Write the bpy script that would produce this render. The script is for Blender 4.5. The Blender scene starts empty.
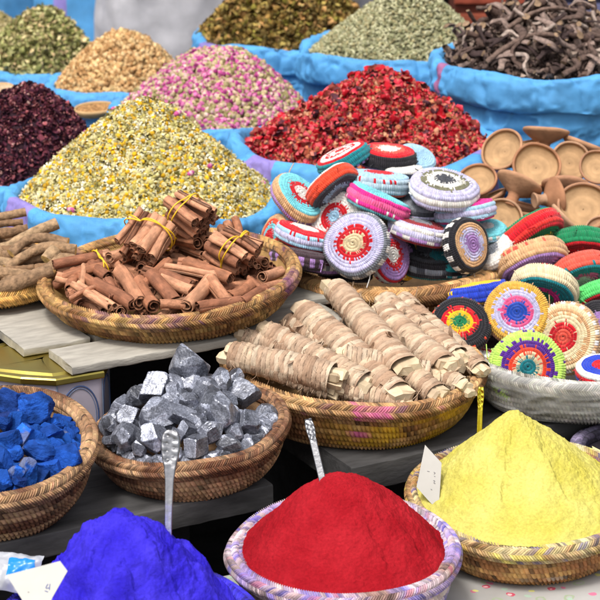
import bpy, bmesh, math, random
import numpy as np
from mathutils import Vector, Matrix, Quaternion

random.seed(7)
RNG = np.random.default_rng(7)
SC = bpy.context.scene
COL = SC.collection
PI = math.pi

# ------------------------------------------------------------------ camera, world, sun, exposure
CAM_H, PITCH, FPX = 1.65, math.radians(17.8), 2000.0     # focal length in pixels of a 600 px frame
cam_data = bpy.data.cameras.new('camera')
cam = bpy.data.objects.new('camera', cam_data)
COL.objects.link(cam)
cam.location = (0, 0, CAM_H)
cam.rotation_euler = (PI / 2 - PITCH, 0, 0)
cam_data.sensor_width = 36.0
cam_data.lens = 36.0 * FPX / 600.0
cam_data.clip_start, cam_data.clip_end = 0.05, 500
cam_data.dof.use_dof = True
cam_data.dof.focus_distance = 3.05
cam_data.dof.aperture_fstop = 12.0
SC.camera = cam

SUN_EL, SUN_AZ = 62.0, 205.0      # degrees; azimuth measured clockwise from +Y (behind the camera, a little to the left)
world = bpy.data.worlds.new('World')
SC.world = world
world.use_nodes = True
wn = world.node_tree
for n_ in list(wn.nodes):
    wn.nodes.remove(n_)
w_out = wn.nodes.new('ShaderNodeOutputWorld')
w_bg = wn.nodes.new('ShaderNodeBackground')
w_sky = wn.nodes.new('ShaderNodeTexSky')
w_sky.sky_type = 'NISHITA'
w_sky.sun_disc = False
w_sky.sun_elevation = math.radians(SUN_EL)
w_sky.sun_rotation = math.radians(SUN_AZ)
w_sky.dust_density = 6.0
w_sky.air_density = 1.0
w_hsv = wn.nodes.new('ShaderNodeHueSaturation')
w_hsv.inputs['Saturation'].default_value = 0.35
wn.links.new(w_sky.outputs[0], w_hsv.inputs['Color'])
wn.links.new(w_hsv.outputs[0], w_bg.inputs[0])
w_bg.inputs[1].default_value = 0.15
wn.links.new(w_bg.outputs[0], w_out.inputs[0])

sun_data = bpy.data.lights.new('sun', 'SUN')
sun_data.energy = 1.8
sun_data.angle = math.radians(10)
sun_data.color = (1.0, 0.965, 0.91)
sun = bpy.data.objects.new('sun', sun_data)
COL.objects.link(sun)
_el, _az = math.radians(SUN_EL), math.radians(SUN_AZ)
_d = Vector((math.sin(_az) * math.cos(_el), math.cos(_az) * math.cos(_el), math.sin(_el)))
sun.rotation_euler = _d.to_track_quat('Z', 'Y').to_euler()
sun.location = _d * 12

SC.view_settings.view_transform = 'Standard'
SC.view_settings.look = 'None'
SC.view_settings.gamma = 1.0
SC.view_settings.use_curve_mapping = False
SC.view_settings.exposure = 0.52

# ------------------------------------------------------------------ picture geometry helpers
CP, SP = math.cos(PITCH), math.sin(PITCH)
FWD = np.array((0, CP, -SP)); UP = np.array((0, SP, CP)); RIGHT = np.array((1.0, 0, 0))
EYE = np.array((0, 0, CAM_H))

def ray(px, py):
    return FWD + RIGHT * (px - 300) / FPX - UP * (py - 300) / FPX
def at(px, py, Y):
    d = ray(px, py); return EYE + d * (Y / d[1])
def atz(px, py, z):
    d = ray(px, py); return EYE + d * ((z - CAM_H) / d[2])
def mpp(P):
    return float(np.dot(np.asarray(P) - EYE, FWD)) / FPX
def nrm(v):
    v = np.asarray(v, float); return v / np.linalg.norm(v)
def facing(nx, ny, nz):
    return nrm(RIGHT * nx + UP * ny - FWD * nz)
def frame_from(n, hint=(0, 0, 1)):
    n = nrm(n); h = np.asarray(hint, float)
    if abs(np.dot(n, h)) > 0.97: h = np.array((1.0, 0, 0))
    x = nrm(np.cross(h, n)); y = np.cross(n, x)
    return np.stack([x, y, n], 1)

def c(r, g, b, k=0.82):
    def f(v):
        v /= 255.0
        return k * (v / 12.92 if v < 0.04045 else ((v + 0.055) / 1.055) ** 2.4)
    return np.array((f(r), f(g), f(b)))

# ------------------------------------------------------------------ noise
def _hash(ix, iy, iz, seed):
    h = (ix.astype(np.int64) * 374761393 + iy.astype(np.int64) * 668265263 + iz.astype(np.int64) * 2147483647 + seed * 974634777) & 0xFFFFFFFF
    h = ((h ^ (h >> 13)) * 1274126177) & 0xFFFFFFFF
    h = h ^ (h >> 16)
    h = (h * 2246822519) & 0xFFFFFFFF
    h = h ^ (h >> 15)
    return (h & 0xFFFF) / 32767.5 - 1.0
def noise(P, freq=1.0, seed=0):
    P = np.asarray(P, float) * freq
    f = np.floor(P).astype(np.int64); t = P - f; t = t * t * (3 - 2 * t)
    x, y, z = f[..., 0], f[..., 1], f[..., 2]
    def L(a, b, w): return a + (b - a) * w
    r = []
    for dz in (0, 1):
        q = []
        for dy in (0, 1):
            q.append(L(_hash(x, y + dy, z + dz, seed), _hash(x + 1, y + dy, z + dz, seed), t[..., 0]))
        r.append(L(q[0], q[1], t[..., 1]))
    return L(r[0], r[1], t[..., 2])
def fbm(P, freq=1.0, octs=4, seed=0, gain=0.5):
    s = 0; a = 1.0; f = freq
    for o in range(octs):
        s = s + a * noise(P, f, seed + o * 17); a *= gain; f *= 2.03
    return s

# ------------------------------------------------------------------ mesh builder
class MB:
    def __init__(self):
        self.v, self.q, self.t, self.qc, self.tc, self.n = [], [], [], [], [], 0
    def add(self, v, q=None, t=None, qc=(0.5, 0.5, 0.5), tc=None):
        v = np.asarray(v, float).reshape(-1, 3)
        if q is not None and len(q):
            q = np.asarray(q, np.int64).reshape(-1, 4)
            self.q.append(q + self.n)
            self.qc.append(np.broadcast_to(np.asarray(qc, float), (len(q), 3)))
        if t is not None and len(t):
            t = np.asarray(t, np.int64).reshape(-1, 3)
            self.t.append(t + self.n)
            self.tc.append(np.broadcast_to(np.asarray(qc if tc is None else tc, float), (len(t), 3)))
        self.v.append(v); self.n += len(v)
        return self
    def grid(self, P, col=(0.5, 0.5, 0.5), closed_u=False, closed_v=False):
        """P: (nu, nv, 3)"""
        nu, nv = P.shape[:2]
        idx = np.arange(nu * nv).reshape(nu, nv)
        if closed_u: idx = np.concatenate([idx, idx[:1]], 0)
        if closed_v: idx = np.concatenate([idx, idx[:, :1]], 1)
        q = np.stack([idx[:-1, :-1], idx[1:, :-1], idx[1:, 1:], idx[:-1, 1:]], -1).reshape(-1, 4)
        col = np.asarray(col, float)
        if col.ndim == 3:
            col = col[:idx.shape[0] - 1, :idx.shape[1] - 1].reshape(-1, 3)
        return self.add(P.reshape(-1, 3), q, qc=col)
    def verts(self):
        return np.concatenate(self.v)
    def warp(self, amp, freq, seed=0):
        for i, v in enumerate(self.v):
            self.v[i] = v + amp * np.stack([noise(v + k * 11.3, freq, seed + k) for k in range(3)], -1)
        return self
    def mesh(self, name, origin=(0, 0, 0), smooth=True):
        v = self.verts() - np.asarray(origin, float)
        q = np.concatenate(self.q) if self.q else np.zeros((0, 4), np.int64)
        t = np.concatenate(self.t) if self.t else np.zeros((0, 3), np.int64)
        cols = np.concatenate(([*self.qc] if self.qc else []) + ([*self.tc] if self.tc else []))
        me = bpy.data.meshes.new(name)
        me.vertices.add(len(v)); me.vertices.foreach_set('co', v.astype(np.float32).ravel())
        me.loops.add(q.size + t.size)
        me.loops.foreach_set('vertex_index', np.concatenate([q.ravel(), t.ravel()]).astype(np.int32))
        me.polygons.add(len(q) + len(t))
        start = np.concatenate([np.arange(len(q)) * 4, q.size + np.arange(len(t)) * 3]).astype(np.int32)
        me.polygons.foreach_set('loop_start', start)
        me.polygons.foreach_set('use_smooth', np.full(len(q) + len(t), bool(smooth)))
        at_ = me.attributes.new('Col', 'FLOAT_COLOR', 'FACE')
        at_.data.foreach_set('color', np.concatenate([np.clip(cols, 0, 1), np.ones((len(cols), 1))], 1).astype(np.float32).ravel())
        me.update(calc_edges=True)
        return me

def tag(o, label=None, cat=None, group=None, kind=None):
    if label: o['label'] = label
    if cat: o['category'] = cat
    if group: o['group'] = group
    if kind: o['kind'] = kind
    return o
def obj(name, mb, mat, parent=None, origin=None, smooth=True, label=None, cat=None, group=None, kind=None):
    if parent is not None: o0 = np.array(parent.location) if origin is None else np.asarray(origin)
    elif origin is None:
        v = mb.verts(); lo, hi = v.min(0), v.max(0)
        o0 = np.array(((lo[0] + hi[0]) / 2, (lo[1] + hi[1]) / 2, lo[2]))
    else: o0 = np.asarray(origin, float)
    me = mb.mesh(name, o0, smooth)
    me.materials.append(mat)
    o = bpy.data.objects.new(name, me); COL.objects.link(o)
    if parent is not None:
        o.parent = parent
        if origin is not None: o.location = Vector(origin) - parent.location
    else: o.location = o0
    return tag(o, label, cat, group, kind)
def empty(name, loc, label=None, cat=None, group=None):
    o = bpy.data.objects.new(name, None); COL.objects.link(o)
    o.empty_display_size = 0.05
    o.location = loc
    return tag(o, label, cat, group)

# ------------------------------------------------------------------ materials
def new_mat(name):
    m = bpy.data.materials.new(name); m.use_nodes = True
    nt = m.node_tree
    return m, nt, nt.nodes['Principled BSDF']
def mat_col(name, rough=0.8, spec=0.3, metal=0.0, var=0.25, vscale=60.0, bump=0.2, bscale=250.0, bdist=0.002, sheen=0.0, sub=0.0, coat=0.0, detail=4.0, grain=False):
    """colour from the mesh's own colour attribute, broken up by noise, with a noise bump"""
    m, nt, b = new_mat(name)
    N, L = nt.nodes, nt.links
    a = N.new('ShaderNodeAttribute'); a.attribute_name = 'Col'
    tc = N.new('ShaderNodeTexCoord')
    nz = N.new('ShaderNodeTexNoise'); nz.inputs['Scale'].default_value = vscale; nz.inputs['Detail'].default_value = detail
    src = tc.outputs['Object']
    if grain:       # long streaks along the boards
        mp = N.new('ShaderNodeMapping'); mp.inputs['Rotation'].default_value = (0, 0, math.radians(-29)); L.new(src, mp.inputs['Vector'])
        m2 = N.new('ShaderNodeMapping'); m2.inputs['Scale'].default_value = (0.30, 1, 1); L.new(mp.outputs[0], m2.inputs['Vector']); src = m2.outputs[0]
    L.new(src, nz.inputs['Vector'])
    mr = N.new('ShaderNodeMapRange'); mr.inputs['From Min'].default_value = 0.25; mr.inputs['From Max'].default_value = 0.75
    mr.inputs['To Min'].default_value = 1 - var; mr.inputs['To Max'].default_value = 1 + var
    L.new(nz.outputs['Fac'], mr.inputs['Value'])
    mx = N.new('ShaderNodeMix'); mx.data_type = 'RGBA'; mx.blend_type = 'MULTIPLY'; mx.inputs[0].default_value = 1.0
    L.new(a.outputs['Color'], mx.inputs[6]); L.new(mr.outputs[0], mx.inputs[7])
    L.new(mx.outputs[2], b.inputs['Base Color'])
    b.inputs['Roughness'].default_value = rough
    b.inputs['Specular IOR Level'].default_value = spec
    b.inputs['Metallic'].default_value = metal
    b.inputs['Sheen Weight'].default_value = sheen
    b.inputs['Coat Weight'].default_value = coat
    if bump:
        n2 = N.new('ShaderNodeTexNoise'); n2.inputs['Scale'].default_value = bscale; n2.inputs['Detail'].default_value = 5.0
        L.new(src, n2.inputs['Vector'])
        bp = N.new('ShaderNodeBump'); bp.inputs['Strength'].default_value = bump; bp.inputs['Distance'].default_value = bdist
        L.new(n2.outputs['Fac'], bp.inputs['Height']); L.new(bp.outputs[0], b.inputs['Normal'])
    return m

M_wicker = mat_col('wicker straw', rough=0.62, spec=0.35, var=0.3, vscale=90, bump=0.7, bscale=600, bdist=0.0015)
M_yarn = mat_col('crochet yarn', rough=0.9, spec=0.15, var=0.18, vscale=350, bump=0.6, bscale=900, bdist=0.0012, sheen=0.25)
M_powder = mat_col('pigment powder', rough=1.0, spec=0.04, var=0.16, vscale=260, bump=0.8, bscale=300, bdist=0.0018, detail=10)
M_dry = mat_col('dried plant bits', rough=0.8, spec=0.2, var=0.2, vscale=200, bump=0.0)
M_bark = mat_col('cinnamon bark', rough=0.72, spec=0.25, var=0.3, vscale=70, bump=0.6, bscale=300, bdist=0.0015)
M_wrap = mat_col('peeling pale bark', rough=0.75, spec=0.25, var=0.18, vscale=120, bump=0.5, bscale=350, bdist=0.0015)
M_wood = mat_col('pale cut wood', rough=0.7, spec=0.25, var=0.15, vscale=60, bump=0.3, bscale=220, bdist=0.001)
M_root = mat_col('root bark', rough=0.82, spec=0.2, var=0.55, vscale=120, bump=0.9, bscale=260, bdist=0.002)
M_clay = mat_col('terracotta clay', rough=0.85, spec=0.2, var=0.26, vscale=38, bump=0.5, bscale=160, bdist=0.0015, detail=8)
M_board = mat_col('weathered white board', rough=0.85, spec=0.2, var=0.24, vscale=75, bump=0.55, bscale=330, bdist=0.0016, detail=10, grain=True)
M_dark = mat_col('blackened wood', rough=0.7, spec=0.25, var=0.55, vscale=45, bump=0.5, bscale=160, bdist=0.002, grain=True, detail=8)
M_indigo = mat_col('indigo stone', rough=0.95, spec=0.1, var=0.3, vscale=70, bump=0.8, bscale=220, bdist=0.003)
M_paper = mat_col('white card', rough=0.8, spec=0.2, var=0.04, vscale=40, bump=0.05)
M_string = mat_col('yellow elastic', rough=0.5, spec=0.4, var=0.05, bump=0)
M_pack = mat_col('printed plastic packet', rough=0.3, spec=0.5, var=0.05, bump=0.15, bscale=60)
M_goods = mat_col('far goods', rough=0.8, var=0.3, vscale=15, bump=0.2)

def mat_galena():
    m, nt, b = new_mat('galena ore')
    N, L = nt.nodes, nt.links
    tc = N.new('ShaderNodeTexCoord')
    v = N.new('ShaderNodeTexVoronoi'); v.inputs['Scale'].default_value = 150; v.distance = 'CHEBYCHEV'
    L.new(tc.outputs['Object'], v.inputs['Vector'])
    n = N.new('ShaderNodeTexNoise'); n.inputs['Scale'].default_value = 38; n.inputs['Detail'].default_value = 10; n.inputs['Roughness'].default_value = 0.7
    L.new(tc.outputs['Object'], n.inputs['Vector'])
    cr = N.new('ShaderNodeValToRGB')
    e = cr.color_ramp.elements
    e[0].position, e[0].color = 0.32, (0.07, 0.074, 0.09, 1)
    e[1].position, e[1].color = 0.70, (0.50, 0.52, 0.58, 1)
    x = cr.color_ramp.elements.new(0.5); x.color = (0.21, 0.222, 0.265, 1)
    L.new(n.outputs['Fac'], cr.inputs[0])
    a = N.new('ShaderNodeAttribute'); a.attribute_name = 'Col'
    sp = N.new('ShaderNodeTexNoise'); sp.inputs['Scale'].default_value = 420; sp.inputs['Detail'].default_value = 2
    L.new(tc.outputs['Object'], sp.inputs['Vector'])
    sm = N.new('ShaderNodeMapRange'); sm.inputs['From Min'].default_value = 0.35; sm.inputs['From Max'].default_value = 0.7; sm.inputs['To Min'].default_value = 1.1; sm.inputs['To Max'].default_value = 2.3
    L.new(sp.outputs['Fac'], sm.inputs['Value'])
    m1 = N.new('ShaderNodeMix'); m1.data_type = 'RGBA'; m1.blend_type = 'MULTIPLY'; m1.inputs[0].default_value = 1.0
    L.new(cr.outputs[0], m1.inputs[6]); L.new(a.outputs['Color'], m1.inputs[7])
    m2 = N.new('ShaderNodeMix'); m2.data_type = 'RGBA'; m2.blend_type = 'MULTIPLY'; m2.inputs[0].default_value = 1.0
    L.new(m1.outputs[2], m2.inputs[6]); L.new(sm.outputs[0], m2.inputs[7])
    L.new(m2.outputs[2], b.inputs['Base Color'])
    b.inputs['Metallic'].default_value = 0.4
    rr = N.new('ShaderNodeMapRange'); rr.inputs['To Min'].default_value = 0.22; rr.inputs['To Max'].default_value = 0.5
    L.new(v.outputs['Color'], rr.inputs['Value']); L.new(rr.outputs[0], b.inputs['Roughness'])
    bp = N.new('ShaderNodeBump'); bp.inputs['Strength'].default_value = 0.22; bp.inputs['Distance'].default_value = 0.001
    ad = N.new('ShaderNodeMath'); ad.operation = 'ADD'
    L.new(v.outputs['Distance'], ad.inputs[0]); L.new(n.outputs['Fac'], ad.inputs[1])
    L.new(ad.outputs[0], bp.inputs['Height']); L.new(bp.outputs[0], b.inputs['Normal'])
    return m
M_galena = mat_galena()

def mat_sack(name, fine=900.0):
    """woven plastic sacking: colour attribute, crossing tape weave, faint wear"""
    m, nt, b = new_mat(name)
    N, L = nt.nodes, nt.links
    a = N.new('ShaderNodeAttribute'); a.attribute_name = 'Col'
    tc = N.new('ShaderNodeTexCoord')
    nz = N.new('ShaderNodeTexNoise'); nz.inputs['Scale'].default_value = 14; nz.inputs['Detail'].default_value = 6
    L.new(tc.outputs['Object'], nz.inputs['Vector'])
    mr = N.new('ShaderNodeMapRange'); mr.inputs['From Min'].default_value = 0.3; mr.inputs['From Max'].default_value = 0.7
    mr.inputs['To Min'].default_value = 0.80; mr.inputs['To Max'].default_value = 1.18
    L.new(nz.outputs['Fac'], mr.inputs['Value'])
    w1 = N.new('ShaderNodeTexWave'); w1.bands_direction = 'Z'; w1.inputs['Scale'].default_value = fine / 6; w1.inputs['Distortion'].default_value = 1.2
    w2 = N.new('ShaderNodeTexWave'); w2.bands_direction = 'X'; w2.inputs['Scale'].default_value = fine / 6; w2.inputs['Distortion'].default_value = 1.2
    L.new(tc.outputs['Object'], w1.inputs['Vector']); L.new(tc.outputs['Object'], w2.inputs['Vector'])
    mu = N.new('ShaderNodeMath'); mu.operation = 'MULTIPLY'
    L.new(w1.outputs['Fac'], mu.inputs[0]); L.new(w2.outputs['Fac'], mu.inputs[1])
    mr2 = N.new('ShaderNodeMapRange'); mr2.inputs['To Min'].default_value = 0.86; mr2.inputs['To Max'].default_value = 1.15
    L.new(mu.outputs[0], mr2.inputs['Value'])
    mm = N.new('ShaderNodeMath'); mm.operation = 'MULTIPLY'
    L.new(mr.outputs[0], mm.inputs[0]); L.new(mr2.outputs[0], mm.inputs[1])
    mx = N.new('ShaderNodeMix'); mx.data_type = 'RGBA'; mx.blend_type = 'MULTIPLY'; mx.inputs[0].default_value = 1.0
    L.new(a.outputs['Color'], mx.inputs[6]); L.new(mm.outputs[0], mx.inputs[7])
    L.new(mx.outputs[2], b.inputs['Base Color'])
    b.inputs['Roughness'].default_value = 0.55; b.inputs['Specular IOR Level'].default_value = 0.35
    n3 = N.new('ShaderNodeTexNoise'); n3.inputs['Scale'].default_value = 38; n3.inputs['Detail'].default_value = 8
    L.new(tc.outputs['Object'], n3.inputs['Vector'])
    ad = N.new('ShaderNodeMath'); ad.operation = 'MULTIPLY_ADD'; ad.inputs[1].default_value = 2.0
    L.new(n3.outputs['Fac'], ad.inputs[0]); L.new(mu.outputs[0], ad.inputs[2])
    bp = N.new('ShaderNodeBump'); bp.inputs['Strength'].default_value = 0.4; bp.inputs['Distance'].default_value = 0.003
    L.new(ad.outputs[0], bp.inputs['Height']); L.new(bp.outputs[0], b.inputs['Normal'])
    return m
M_sack = mat_sack('woven sack cloth')

def mat_metal(name, col, rough, bump=0.2):
    m, nt, b = new_mat(name)
    N, L = nt.nodes, nt.links
    a = N.new('ShaderNodeAttribute'); a.attribute_name = 'Col'
    L.new(a.outputs['Color'], b.inputs['Base Color'])
    b.inputs['Metallic'].default_value = 1.0; b.inputs['Roughness'].default_value = rough
    tc = N.new('ShaderNodeTexCoord'); n = N.new('ShaderNodeTexNoise'); n.inputs['Scale'].default_value = 120; n.inputs['Detail'].default_value = 3
    L.new(tc.outputs['Object'], n.inputs['Vector'])
    bp = N.new('ShaderNodeBump'); bp.inputs['Strength'].default_value = bump; bp.inputs['Distance'].default_value = 0.001
    L.new(n.outputs['Fac'], bp.inputs['Height']); L.new(bp.outputs[0], b.inputs['Normal'])
    return m
M_spoon = mat_metal('polished spoon metal', None, 0.26, 0.45)
M_gold = mat_metal('brass coloured tin lid', None, 0.32, 0.1)

def mat_film():
    m, nt, b = new_mat('cloudy plastic film')
    b.inputs['Base Color'].default_value = (0.8, 0.8, 0.8, 1)
    b.inputs['Roughness'].default_value = 0.14
    b.inputs['Alpha'].default_value = 0.20
    b.inputs['Specular IOR Level'].default_value = 0.7
    return m
M_film = mat_film()

def mat_ground():
    m, nt, b = new_mat('packed earth')
    N, L = nt.nodes, nt.links
    tc = N.new('ShaderNodeTexCoord'); n = N.new('ShaderNodeTexNoise'); n.inputs['Scale'].default_value = 3; n.inputs['Detail'].default_value = 10
    L.new(tc.outputs['Object'], n.inputs['Vector'])
    cr = N.new('ShaderNodeValToRGB'); e = cr.color_ramp.elements
    e[0].position, e[0].color = 0.3, (0.10, 0.085, 0.075, 1); e[1].position, e[1].color = 0.75, (0.23, 0.20, 0.18, 1)
    L.new(n.outputs['Fac'], cr.inputs[0]); L.new(cr.outputs[0], b.inputs['Base Color'])
    b.inputs['Roughness'].default_value = 0.95
    return m
M_ground = mat_ground()

# ------------------------------------------------------------------ shape helpers
def box_mb(mb, o, e1, e2, l, d, z0, z1, col, jitter=0.0, sub=(24, 8), seed=3):
    """box with corner o (x,y), along e1 (length l) and e2 (depth d), from z0 to z1, slightly worn edges"""
    o = np.array((o[0], o[1], 0.0)); a = np.array((e1[0], e1[1], 0.0)); b_ = np.array((e2[0], e2[1], 0.0)); k = np.array((0, 0, 1.0))
    r = min(0.0022, 0.25 * min(d, z1 - z0))
    # cross-section in (depth, z) with rounded corners, swept along e1
    sec = []
    for (cx, cz, a0) in ((d - r, z1 - r, 0), (r, z1 - r, 90), (r, z0 + r, 180), (d - r, z0 + r, 270)):
        for q in range(4):
            t = math.radians(a0 + q * 30); sec.append((cx + r * math.cos(t), cz + r * math.sin(t)))
    # subdivide long flat spans
    full = []
    for i in range(len(sec)):
        p, q = np.array(sec[i]), np.array(sec[(i + 1) % len(sec)])
        n = max(1, int(np.linalg.norm(q - p) / 0.02))
        for s in range(n): full.append(p + (q - p) * s / n)
    full = np.array(full)
    ts = np.linspace(0, l, max(2, int(l / 0.015)))
    P = o + ts[:, None, None] * a + full[None, :, :1] * b_ + full[None, :, 1:] * k
    if jitter:
        P = P + jitter * np.stack([fbm(P + 5 * i, 95, 4, seed + i) for i in range(3)], -1)
    mb.grid(P, col, closed_v=True)
    for e, s in ((0, 1), (-1, -1)):
        ring = P[e]; cen = ring.mean(0)
        n = len(ring); V = np.concatenate([ring, cen[None]])
        idx = np.arange(n); nx = (idx + 1) % n
        t = np.stack([idx, nx, np.full(n, n)], 1) if s > 0 else np.stack([nx, idx, np.full(n, n)], 1)
        mb.add(V, t=t, qc=col)
    return mb

def tube(mb, pts, rad, n=10, col=(0.5, 0.5, 0.5), caps=True, capcol=None, samples=None, bumps=0.0, bf=60, seed=0, flat=1.0):
    pts = np.asarray(pts, float)
    rad = np.broadcast_to(np.asarray(rad, float), (len(pts),))
    s = np.linspace(0, len(pts) - 1, samples or max(12, 6 * len(pts)))
    # Catmull-Rom
    Q = np.concatenate([2 * pts[:1] - pts[1:2], pts, 2 * pts[-1:] - pts[-2:-1]])
    i = np.minimum(s.astype(int), len(pts) - 2); t = (s - i)[:, None]
    p0, p1, p2, p3 = Q[i], Q[i + 1], Q[i + 2], Q[i + 3]
    C_ = 0.5 * (2 * p1 + (p2 - p0) * t + (2 * p0 - 5 * p1 + 4 * p2 - p3) * t ** 2 + (3 * p1 - p0 - 3 * p2 + p3) * t ** 3)
    R_ = np.interp(s, np.arange(len(pts)), rad)
    T = np.gradient(C_, axis=0); T /= np.linalg.norm(T, axis=1)[:, None] + 1e-12
    h = np.array((0.13, 0.21, 0.97)); 
    if abs(np.dot(T[0], h)) > 0.9: h = np.array((1.0, 0.1, 0.2))
    X = np.cross(T, h); X /= np.linalg.norm(X, axis=1)[:, None]; Y = np.cross(T, X)
    th = np.linspace(0, 2 * PI, n, endpoint=False)
    P = C_[:, None] + R_[:, None, None] * (np.cos(th)[None, :, None] * X[:, None] + flat * np.sin(th)[None, :, None] * Y[:, None])
    if bumps:
        dsp = fbm(P, bf, 3, seed)[..., None]
        P = P + bumps * dsp * (P - C_[:, None]) / (R_[:, None, None] + 1e-9)
    mb.grid(P, col, closed_v=True)
    if caps:
        for e, sgn in ((0, 1), (-1, -1)):
            ring = P[e]; cen = ring.mean(0)
            idx = np.arange(n); nx = (idx + 1) % n
            tt = np.stack([idx, nx, np.full(n, n)], 1) if sgn > 0 else np.stack([nx, idx, np.full(n, n)], 1)
            mb.add(np.concatenate([ring, cen[None]]), t=tt, qc=col if capcol is None else capcol)
    return mb

def stitched(mb, prof, nu, nv, sub, bulge, cols, origin, F, shear=0.0, phase=0.5, sharp=0.55, sharp_a=None):
    """surface of revolution made of raised stitches. prof: (K,3) of u, r, z; cols (nu, nv, 3)"""
    i = np.arange(nu)[:, None, None, None]; j = np.arange(nv)[None, :, None, None]
    a = (np.arange(sub + 1) / sub)[None, None, :, None]; b = (np.arange(sub + 1) / sub)[None, None, None, :]
    sh = np.broadcast_to(np.asarray(shear, float), (nu,))[:, None, None, None]
    u = np.broadcast_to((i + a) / nu, (nu, nv, sub + 1, sub + 1))
    v = (j + b + sh * (a - 0.5) + phase * (i % 2)) / nv
    r = np.interp(u, prof[:, 0], prof[:, 1]); z = np.interp(u, prof[:, 0], prof[:, 2])
    g = np.gradient(prof[:, 1:], prof[:, 0], axis=0)
    dr = np.interp(u, prof[:, 0], g[:, 0]); dz = np.interp(u, prof[:, 0], g[:, 1])
    ln = np.sqrt(dr ** 2 + dz ** 2) + 1e-9
    nr, nz = -dz / ln, dr / ln
    h = bulge * (np.sin(PI * a).clip(0) ** (sharp if sharp_a is None else sharp_a)) * (np.sin(PI * b).clip(0) ** sharp)
    th = 2 * PI * v
    rr = r + nr * h
    P = np.stack(np.broadcast_arrays(rr * np.cos(th), rr * np.sin(th), z + nz * h), -1)
    P = P @ np.asarray(F).T + np.asarray(origin)
    n1 = sub + 1
    base = np.arange(nu * nv)[:, None, None] * n1 * n1
    ai = np.arange(sub)[None, :, None]; bi = np.arange(sub)[None, None, :]
    k = base + ai * n1 + bi
    q = np.stack([k, k + n1, k + n1 + 1, k + 1], -1).reshape(-1, 4)
    cc = np.repeat(np.asarray(cols).reshape(nu * nv, 3), sub * sub, 0)
    mb.add(P.reshape(-1, 3), q, qc=cc)
    return mb

def arc_prof(pts, rows=None):
    """dense profile with u by arc length"""
    p = np.asarray(pts, float)
    d = np.concatenate([[0], np.cumsum(np.linalg.norm(np.diff(p, axis=0), axis=1))])
    return np.concatenate([(d / d[-1])[:, None], p], 1)

def revolve(mb, prof, n, col, origin, F=np.eye(3)):
    th = np.linspace(0, 2 * PI, n, endpoint=False)
    prof = np.asarray(prof, float)
    P = np.stack([prof[:, :1] * np.cos(th), prof[:, :1] * np.sin(th), np.repeat(prof[:, 1:2], n, 1)], -1)
    P = P @ np.asarray(F).T + np.asarray(origin)
    return mb.grid(P, col, closed_v=True)

def roll(rx, ry):
    """small tilt: rx about X (front edge down is +), ry about Y (right edge down is +)"""
    return np.array((Matrix.Rotation(math.radians(rx), 3, 'X') @ Matrix.Rotation(math.radians(ry), 3, 'Y')))

def jit(col, n, amt=0.15, rng=RNG):
    k = 1 + amt * rng.standard_normal(n + (1,))
    return np.clip(np.asarray(col) * k * (1 + 0.12 * amt * rng.standard_normal(n + (3,))), 0.003, 1)

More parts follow.
